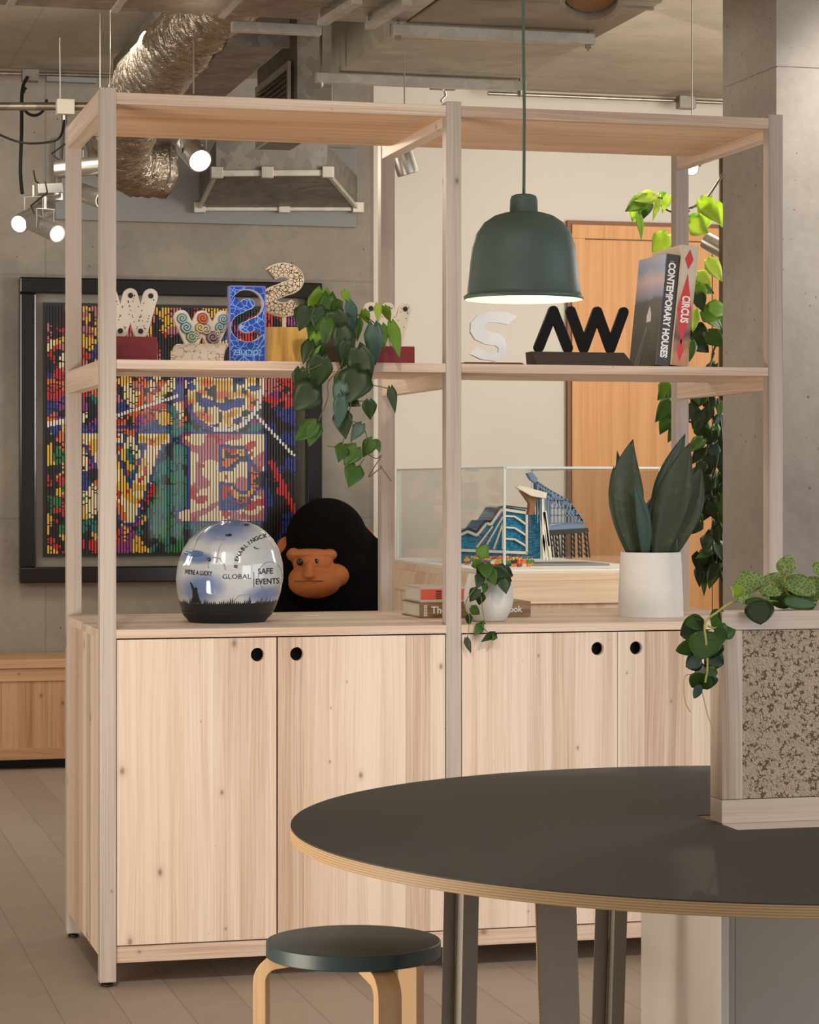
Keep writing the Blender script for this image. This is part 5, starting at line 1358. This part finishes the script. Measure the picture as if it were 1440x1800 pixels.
def stems(parent, Y, paths, r=.0022, mat=None, name='vine'):
    mb = MB()
    for pth in paths:
        P = [PY(p[0], p[1], Y+(p[2] if len(p) > 2 else 0)) for p in pth]; fine = []
        for i in range(len(P)-1):
            p0, p1_, p2_, p3_ = P[max(0, i-1)], P[i], P[i+1], P[min(len(P)-1, i+2)]
            for k in range(6):
                t = k/6; fine.append(.5*((2*p1_)+(p2_-p0)*t+(2*p0-5*p1_+4*p2_-p3_)*t*t+(3*p1_-p0-3*p2_+p3_)*t**3))
        fine.append(P[-1]); mb.tube(fine, r, 6)
    return mb.build(name, mat or M['stem'], parent, smooth=60)
# trailing heart-leaf plant on the shelf
YP = 6.86
pt = thing('trailing_plant', 'heart-leaved trailing plant spilling over the shelf edge between the award letters', 'potted plant', (PY(598, 600, 7.0).x, 7.03, SZ))
pcx = PY(596, 636, 7.04).x
MB().lathe((pcx, 7.04, SZ+.0005), [(.001, 0), (.040, 0), (.052, .085), (.055, .09), (.050, .09), (.047, .08), (.001, .078)], 32).build('pot', plain('taupe_pot', srgb(118, 102, 88), .7), pt, smooth=40)
MB().lathe((pcx, 7.04, SZ+.0785), [(.046, 0), (.001, .004)], 20).build('soil', M['soil'], pt)
L = [(566,512,553,583,36,'bright',.10),(578,520,572,590,30,'mid',.08),(540,540,526,582,32,'dark',.04),(556,548,543,600,22,'mid',.06),(586,548,606,612,42,'dark',.02),(613,532,623,584,20,'blue',.0),
 (657,572,660,642,28,'blue',-.02),(671,572,676,612,18,'bright',.03),(688,568,703,630,19,'bright',0),(628,612,648,684,42,'dark',-.04),(556,588,548,640,20,'bright',.0),(566,600,560,636,18,'dark',-.02),
 (566,628,549,690,38,'dark',-.05),(528,648,525,692,23,'dark',-.04),(552,682,516,722,46,'dark',-.05),(632,654,606,712,50,'dark',-.05),(600,658,590,692,17,'mid',-.02),(604,674,588,706,24,'blue',-.07),
 (600,698,595,754,22,'blue',-.08),(600,722,608,772,28,'dark',-.06),(649,704,651,738,21,'dark',-.06),(687,682,695,726,14,'dark',-.05),(556,744,517,775,28,'mid',-.06),(556,744,543,786,24,'mid',-.05),
 (636,746,616,776,18,'blue',-.07),(655,773,638,804,21,'mid',-.06),(661,774,668,796,11,'mid',-.06),(603,782,595,813,20,'mid',-.06),(628,786,605,818,30,'mid',-.08),(626,820,613,857,29,'mid',-.07),
 (610,700,634,714,18,'dark',-.04),(560,540,562,590,26,'dark',.03),(600,575,612,640,34,'dark',.0),(640,545,648,570,14,'bright',.04),(664,535,665,568,11,'lime',.03),(676,538,686,566,14,'bright',.03),(575,560,566,618,26,'mid',.02),
 (545,600,533,640,20,'dark',.0),(604,512,618,536,12,'bright',.05),(590,530,600,556,20,'mid',.06),(610,600,600,650,24,'dark',-.02),(630,560,628,600,16,'mid',.03)]
leaves(pt, YP, L, 'heart', .3, 2, cup=.08, droop=.06, wk=1.3)
stems(pt, YP, [[(596,600,.16),(600,560,.08),(640,556,.05),(662,572,.0)],[(596,600,.16),(580,540,.1),(566,515,.1)],[(598,596,.14),(604,625,0),(596,650,-.04),(577,672,-.06),(576,700,-.06),(560,740,-.06)],
 [(600,596,.14),(606,640,0),(618,690,-.06),(614,730,-.07),(620,745,-.07),(618,780,-.07)],[(618,740,-.07),(636,748,-.07),(645,770,-.07),(640,790,-.07),(660,806,-.07),(670,802,-.07),(648,838,-.07),(672,820,-.07)],[(650,676,-.05),(670,680,-.05),(687,684,-.05)],
 [(668,818,-.07),(680,835,-.07),(688,846,-.07)],[(640,806,-.07),(630,822,-.07)],[(596,600,.16),(620,560,.05),(640,550,.05),(672,545,.04),(690,570,.0)],[(640,705,-.06),(632,705,-.06),(622,700,-.05)],[(605,770,-.06),(600,790,-.06)],[(575,784,-.06),(600,788,-.06)],[(530,652,-.04),(548,648,-.05),(566,640,-.05)]], .0016)

# snake plant in the tall white pot
sp_c = PY(1144, 1088, 7.20); sp_c.z = WZ; k_ = sp_c.dot(_F)/FPX
sn = thing('snake_plant', 'dark snake plant with broad pointed leaves in a white cylindrical pot', 'potted plant', tuple(sp_c))
MB().lathe(sp_c, [(.001, 0), (57*k_, 0), (57.5*k_, .004), (56.5*k_, 40*k_), (54.5*k_, 90*k_), (53*k_, 113*k_), (50*k_, 113*k_), (50*k_, 104*k_), (.001, 104*k_)], 64).build('pot', M['white'], sn, smooth=40)
MB().lathe(sp_c+Vector((0, 0, 104.2*k_)), [(50*k_, 0), (.001, .004)], 24).build('soil', M['soil'], sn)
M['sansev'] = leafmat('sansevieria_leaf', srgb(38, 48, 28), srgb(62, 74, 46), srgb(80, 94, 64), .08, 26)
M['sansev_b'] = leafmat('sansevieria_leaf_bluish', srgb(44, 66, 58), srgb(64, 88, 78), srgb(50, 76, 66), .08, 40)
def sword(bx_, tip, mid_, wp, dy, tone, twist=0):
    b_ = PY(bx_, 990, 7.20+dy*.5); t_ = PY(tip[0], tip[1], 7.20+dy); m_ = PY(mid_[0], mid_[1], 7.20+dy*.8)
    c_ = 2*m_-(b_+t_)/2; mb = MB(); n_ = 16; vs = []; fs = []
    for i in range(n_+1):
        t = i/n_; p = b_*(1-t)**2+c_*(2*t*(1-t))+t_*t*t; d = ((c_-b_)*(1-t)+(t_-c_)*t).normalized()
        nn = (FR+_R*twist).normalized(); sd = d.cross(nn).normalized(); up = sd.cross(d)
        w_ = wp*k_/2*1.08*((.36+.64*sin(pi/2*min(1, t/.56))) if t < .56 else max(0.01, (1-((t-.56)/.44)**1.5)))
        for q in (-1, -.5, 0, .5, 1): vs.append(p+sd*(w_*q)+up*(w_*.25*abs(q)**1.5))
    for i in range(n_):
        for q in range(4): fs.append((i*5+q, i*5+q+1, (i+1)*5+q+1, (i+1)*5+q))
    return mb.add(vs, fs).build('leaf', M[tone], sn, smooth=180, solid=.0022)
for a_ in ((1128, (1113,772), (1100,880), 58, .01, 'sansev', .1), (1118, (1085,792), (1100,890), 30, .04, 'sansev', .3), (1116, (1079,819), (1084,900), 24, .05, 'sansev', .4),
           (1132, (1114,850), (1132,920), 24, -.05, 'sansev_b', .2), (1150, (1205,762), (1170,870), 44, .05, 'sansev_b', -.2), (1156, (1213,778), (1182,880), 56, -.01, 'sansev', -.1),
           (1168, (1232,820), (1205,900), 50, .0, 'sansev', -.1), (1142, (1150,870), (1140,930), 40, .03, 'sansev', 0), (1172, (1188,940), (1182,965), 18, -.02, 'sansev_b', -.3), (1160, (1190,850), (1172,920), 46, .03, 'sansev', 0)):
    sword(*a_)

# small trailing plant in the round white pot
wc = PY(859, 1095, 7.08); wc.z = WZ; k2 = wc.dot(_F)/FPX
wp = thing('small_trailing_plant', 'small trailing plant in a rounded white pot against the middle post', 'potted plant', tuple(wc))
MB().lathe(wc, [(.001, 0), (27*k2, 0), (31*k2, 2*k2), (41*k2, 22*k2), (44*k2, 36*k2), (43*k2, 52*k2), (38*k2, 76*k2), (35*k2, 84*k2), (32*k2, 84*k2), (34*k2, 74*k2), (.001, 74*k2)], 48).build('pot', M['white'], wp, smooth=40)
MB().lathe(wc+Vector((0, 0, 74.3*k2)), [(33*k2, 0), (.001, .003)], 20).build('soil', M['soil'], wp)
YQ = 6.99
L2 = [(843,978,858,957,20,'bright',.04),(836,985,838,1000,16,'bright',.0),(853,992,856,1018,22,'mid',-.03),(850,994,838,1010,16,'dark',-.02),(866,1004,900,1022,30,'dark',-.02),(880,1006,902,1012,26,'dark',.02),(884,1018,890,1044,20,'dark',-.03),
 (845,1010,838,1036,16,'dark',-.04),(840,1036,826,1058,18,'dark',-.05),(846,1042,842,1064,16,'dark',-.05),(828,1068,844,1080,14,'mid',-.06),(824,1080,825,1100,10,'dark',-.06),(846,1098,833,1118,14,'mid',-.08),(848,1092,845,1108,10,'mid',-.08),
 (820,1122,828,1148,10,'dark',-.10),(870,1114,846,1128,12,'dark',-.10),(870,1116,866,1126,10,'mid',-.1),(876,998,892,1004,16,'mid',.0),(858,1000,872,1030,20,'mid',-.03),(852,1026,850,1044,12,'mid',-.04)]
leaves(wp, YQ, L2, 'heart', .35, 5, cup=.1, wk=1.3)
stems(wp, YQ, [[(858,1020,.09),(850,1000,.0),(843,980,.03)],[(858,1018,.09),(870,1004,.0),(884,1012,-.02)],[(856,1018,.08),(846,1008,-.02),(838,1030,-.05),(822,1052,-.06),(818,1070,-.07),(826,1085,-.08),(824,1105,-.10),(822,1125,-.10)],[(845,1040,-.05),(848,1070,-.07),(852,1092,-.09),(848,1100,-.09),(862,1116,-.1)]], .0013, M['stem_g'])

# leafy garland along the cork divider
YD = dY+.02
fv = thing('divider_garland', 'trailing plant with round veined leaves along the top of the cork divider', 'plant', (dX+.2, dY+.03, ztop))
def vein():
    m = N('veined_leaf'); v = m.coords(); vo = m.new('ShaderNodeTexVoronoi', feature='DISTANCE_TO_EDGE'); vo.inputs['Scale'].default_value = 150; m.link(v, vo.inputs['Vector'])
    n = m.noise(v, 20, 2); e_ = m.math('LESS_THAN', vo.outputs[0], .10)
    c = m.mix(e_, m.mix(n, srgb(118, 148, 70), srgb(150, 176, 96)), srgb(190, 208, 140)); m.base(c); m.set(Roughness=.5)
    tr = m.new('ShaderNodeBsdfTranslucent'); m.link(c, tr.inputs[0]); ms = m.new('ShaderNodeMixShader'); ms.inputs[0].default_value = .45
    m.link(m.b.outputs[0], ms.inputs[1]); m.link(tr.outputs[0], ms.inputs[2]); m.link(ms.outputs[0], m.n['Material Output'].inputs[0]); return m.m
LG['vein'] = vein()
GV = [(1322,1042,1306,1004,42,'vein',.02),(1350,1046,1346,1012,30,'vein',.03),(1350,1040,1382,1008,34,'vein',.03),(1378,1010,1388,976,26,'vein',.0),(1400,1046,1412,1010,46,'vein',.0),(1418,1050,1440,1014,36,'vein',.02),
 (1338,1050,1352,1058,26,'vein',.0),(1352,1048,1358,1028,28,'vein',-.01),(1334,1056,1337,1098,38,'dark',-.03),(1384,1040,1398,1062,40,'mid',.03),(1360,1040,1378,1060,32,'mid',.04),(1412,1046,1436,1060,36,'dark',.02),
 (1252,1104,1292,1090,44,'mid',-.03),(1254,1112,1278,1122,34,'mid',-.04),(1240,1100,1196,1116,38,'dark',-.02),(1238,1092,1206,1098,24,'mid',.0),(1248,1110,1230,1160,44,'mid',-.05),(1250,1124,1250,1158,36,'dark',-.06),
 (1225,1134,1188,1144,20,'mid',-.02),(1232,1156,1206,1172,26,'dark',-.04),(1240,1150,1272,1168,30,'dark',-.04),(1244,1176,1222,1188,26,'dark',-.05),(1240,1180,1262,1184,18,'mid',-.04),(1244,1186,1216,1208,34,'mid',-.06),(1246,1188,1244,1212,28,'dark',-.05),(1232,1204,1220,1228,12,'blue',-.05),
 (1296,1056,1330,1050,14,'vein',.0),(1310,1058,1360,1062,14,'mid',.0),(1376,1056,1436,1064,18,'mid',.0),(1390,1050,1360,1064,22,'mid',.0),(1436,1010,1452,990,24,'vein',.04),(1440,1050,1466,1030,34,'vein',.02),(1302,1046,1290,1030,16,'lime',.02)]
leaves(fv, YD, GV, 'oval', .45, 9, cup=.06, droop=.04, wk=1.38)
M['stem_y'] = plain('yellow_green_stem', srgb(186, 178, 96), .6)
stems(fv, YD, [[(1450,1060,.02),(1400,1058,.02),(1340,1056,.02),(1290,1058,.01),(1262,1075,-.03),(1240,1095,-.05),(1242,1130,-.06),(1244,1170,-.06),(1240,1200,-.06)],[(1352,1050,.02),(1344,1040,.02),(1322,1030,.02)],[(1390,1050,.02),(1378,1030,.02),(1384,1004,.0)],[(1244,1100,-.05),(1256,1104,-.04),(1268,1100,-.04)]], .0022, M['stem_y'], 'stem')
stems(fv, YD, [[(1288,1050,0),(1289,1040,0),(1284,1030,0)]], .0012, M['stem_y'], 'rootlet')
for q_ in ([(1222,1186,-.05),(1204,1190,-.05),(1204,1230,-.05),(1214,1252,-.05)],[(1232,1205,-.05),(1244,1256,-.05),(1250,1272,-.05),(1256,1296,-.05)]): stems(fv, YD, [q_], .0010, M['stem_y'], 'rootlet')

# climbing monstera beside the concrete column
YM = 9.05
mo = thing('climbing_monstera', 'tall climbing monstera with split leaves hanging between the shelving and the concrete column', 'plant', (PY(1250, 1400, YM).x, YM, 0))
rnd = random.Random(12); ML = []
# crown leaf by leaf, lamplight put into the paler leaf colours
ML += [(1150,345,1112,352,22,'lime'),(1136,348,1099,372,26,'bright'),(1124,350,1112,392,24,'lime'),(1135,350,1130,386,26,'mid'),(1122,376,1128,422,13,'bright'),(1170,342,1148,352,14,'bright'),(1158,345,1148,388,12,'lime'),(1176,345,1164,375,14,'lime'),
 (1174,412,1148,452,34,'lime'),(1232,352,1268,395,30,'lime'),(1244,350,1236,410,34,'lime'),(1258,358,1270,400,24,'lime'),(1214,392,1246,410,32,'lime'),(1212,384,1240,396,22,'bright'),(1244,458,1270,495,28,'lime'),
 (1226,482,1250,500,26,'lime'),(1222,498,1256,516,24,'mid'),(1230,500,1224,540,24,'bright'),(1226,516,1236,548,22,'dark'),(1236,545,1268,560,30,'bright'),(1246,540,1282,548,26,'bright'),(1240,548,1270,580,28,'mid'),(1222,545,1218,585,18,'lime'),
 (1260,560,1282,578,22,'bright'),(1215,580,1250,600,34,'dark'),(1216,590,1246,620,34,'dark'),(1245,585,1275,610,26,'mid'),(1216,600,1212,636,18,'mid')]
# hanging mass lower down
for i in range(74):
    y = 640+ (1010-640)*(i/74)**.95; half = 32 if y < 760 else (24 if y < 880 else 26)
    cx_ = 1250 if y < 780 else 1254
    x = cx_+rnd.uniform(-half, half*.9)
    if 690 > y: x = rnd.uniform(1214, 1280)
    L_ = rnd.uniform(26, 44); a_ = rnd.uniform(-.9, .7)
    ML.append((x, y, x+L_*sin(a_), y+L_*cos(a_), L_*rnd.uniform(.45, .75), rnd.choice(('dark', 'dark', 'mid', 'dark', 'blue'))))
ML += [(1176,684,1156,704,22,'mid'),(1180,706,1152,742,26,'mid'),(1178,730,1160,764,24,'mid'),(1188,752,1174,778,16,'mid'),(1172,672,1162,700,20,'bright'),(1236,1010,1238,1048,12,'mid'),(1252,965,1222,982,16,'mid'),(1262,960,1240,1010,34,'dark'),(1272,960,1270,1024,26,'dark')]
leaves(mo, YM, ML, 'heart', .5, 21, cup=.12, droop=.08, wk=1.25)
stems(mo, YM, [[(1275,300,.05),(1240,352,.03),(1212,366,.0),(1180,372,.0),(1150,350,.0)],[(1212,372,0),(1180,352,0),(1130,345,0)],[(1216,366,0),(1235,354,0),(1246,350,0)],[(1282,570,.05),(1262,600,.02),(1252,630,.02),(1262,660,.03),(1284,668,.05)],
 [(1256,620,.0),(1240,680,.0),(1256,740,.0),(1262,800,.0),(1250,860,.0),(1264,920,.0),(1258,1010,.0)],[(1210,740,0),(1232,752,0),(1250,780,0)],[(1165,640,0),(1168,680,0),(1178,712,0),(1190,760,0)],[(1262,700,.0),(1272,800,.0),(1268,900,.0),(1270,960,.0)]], .0045, plain('dark_vine', srgb(62, 66, 44), .7))
# moss-grown support pole rising from a planter behind the column side
bx_ = PY(1272, 900, YM+.10).x
MB().tube([(bx_, YM+.10, .42), (bx_, YM+.10, 2.75)], .018, 12).build('support_pole', plain('brown_pole', srgb(92, 74, 52), .9), mo, smooth=60)
MB().lathe((bx_, YM+.10, 0), [(.001, 0), (.15, 0), (.19, .40), (.20, .42), (.185, .42), (.18, .39), (.001, .39)], 40).build('planter', plain('grey_planter', srgb(110, 106, 100), .7), mo, smooth=40)
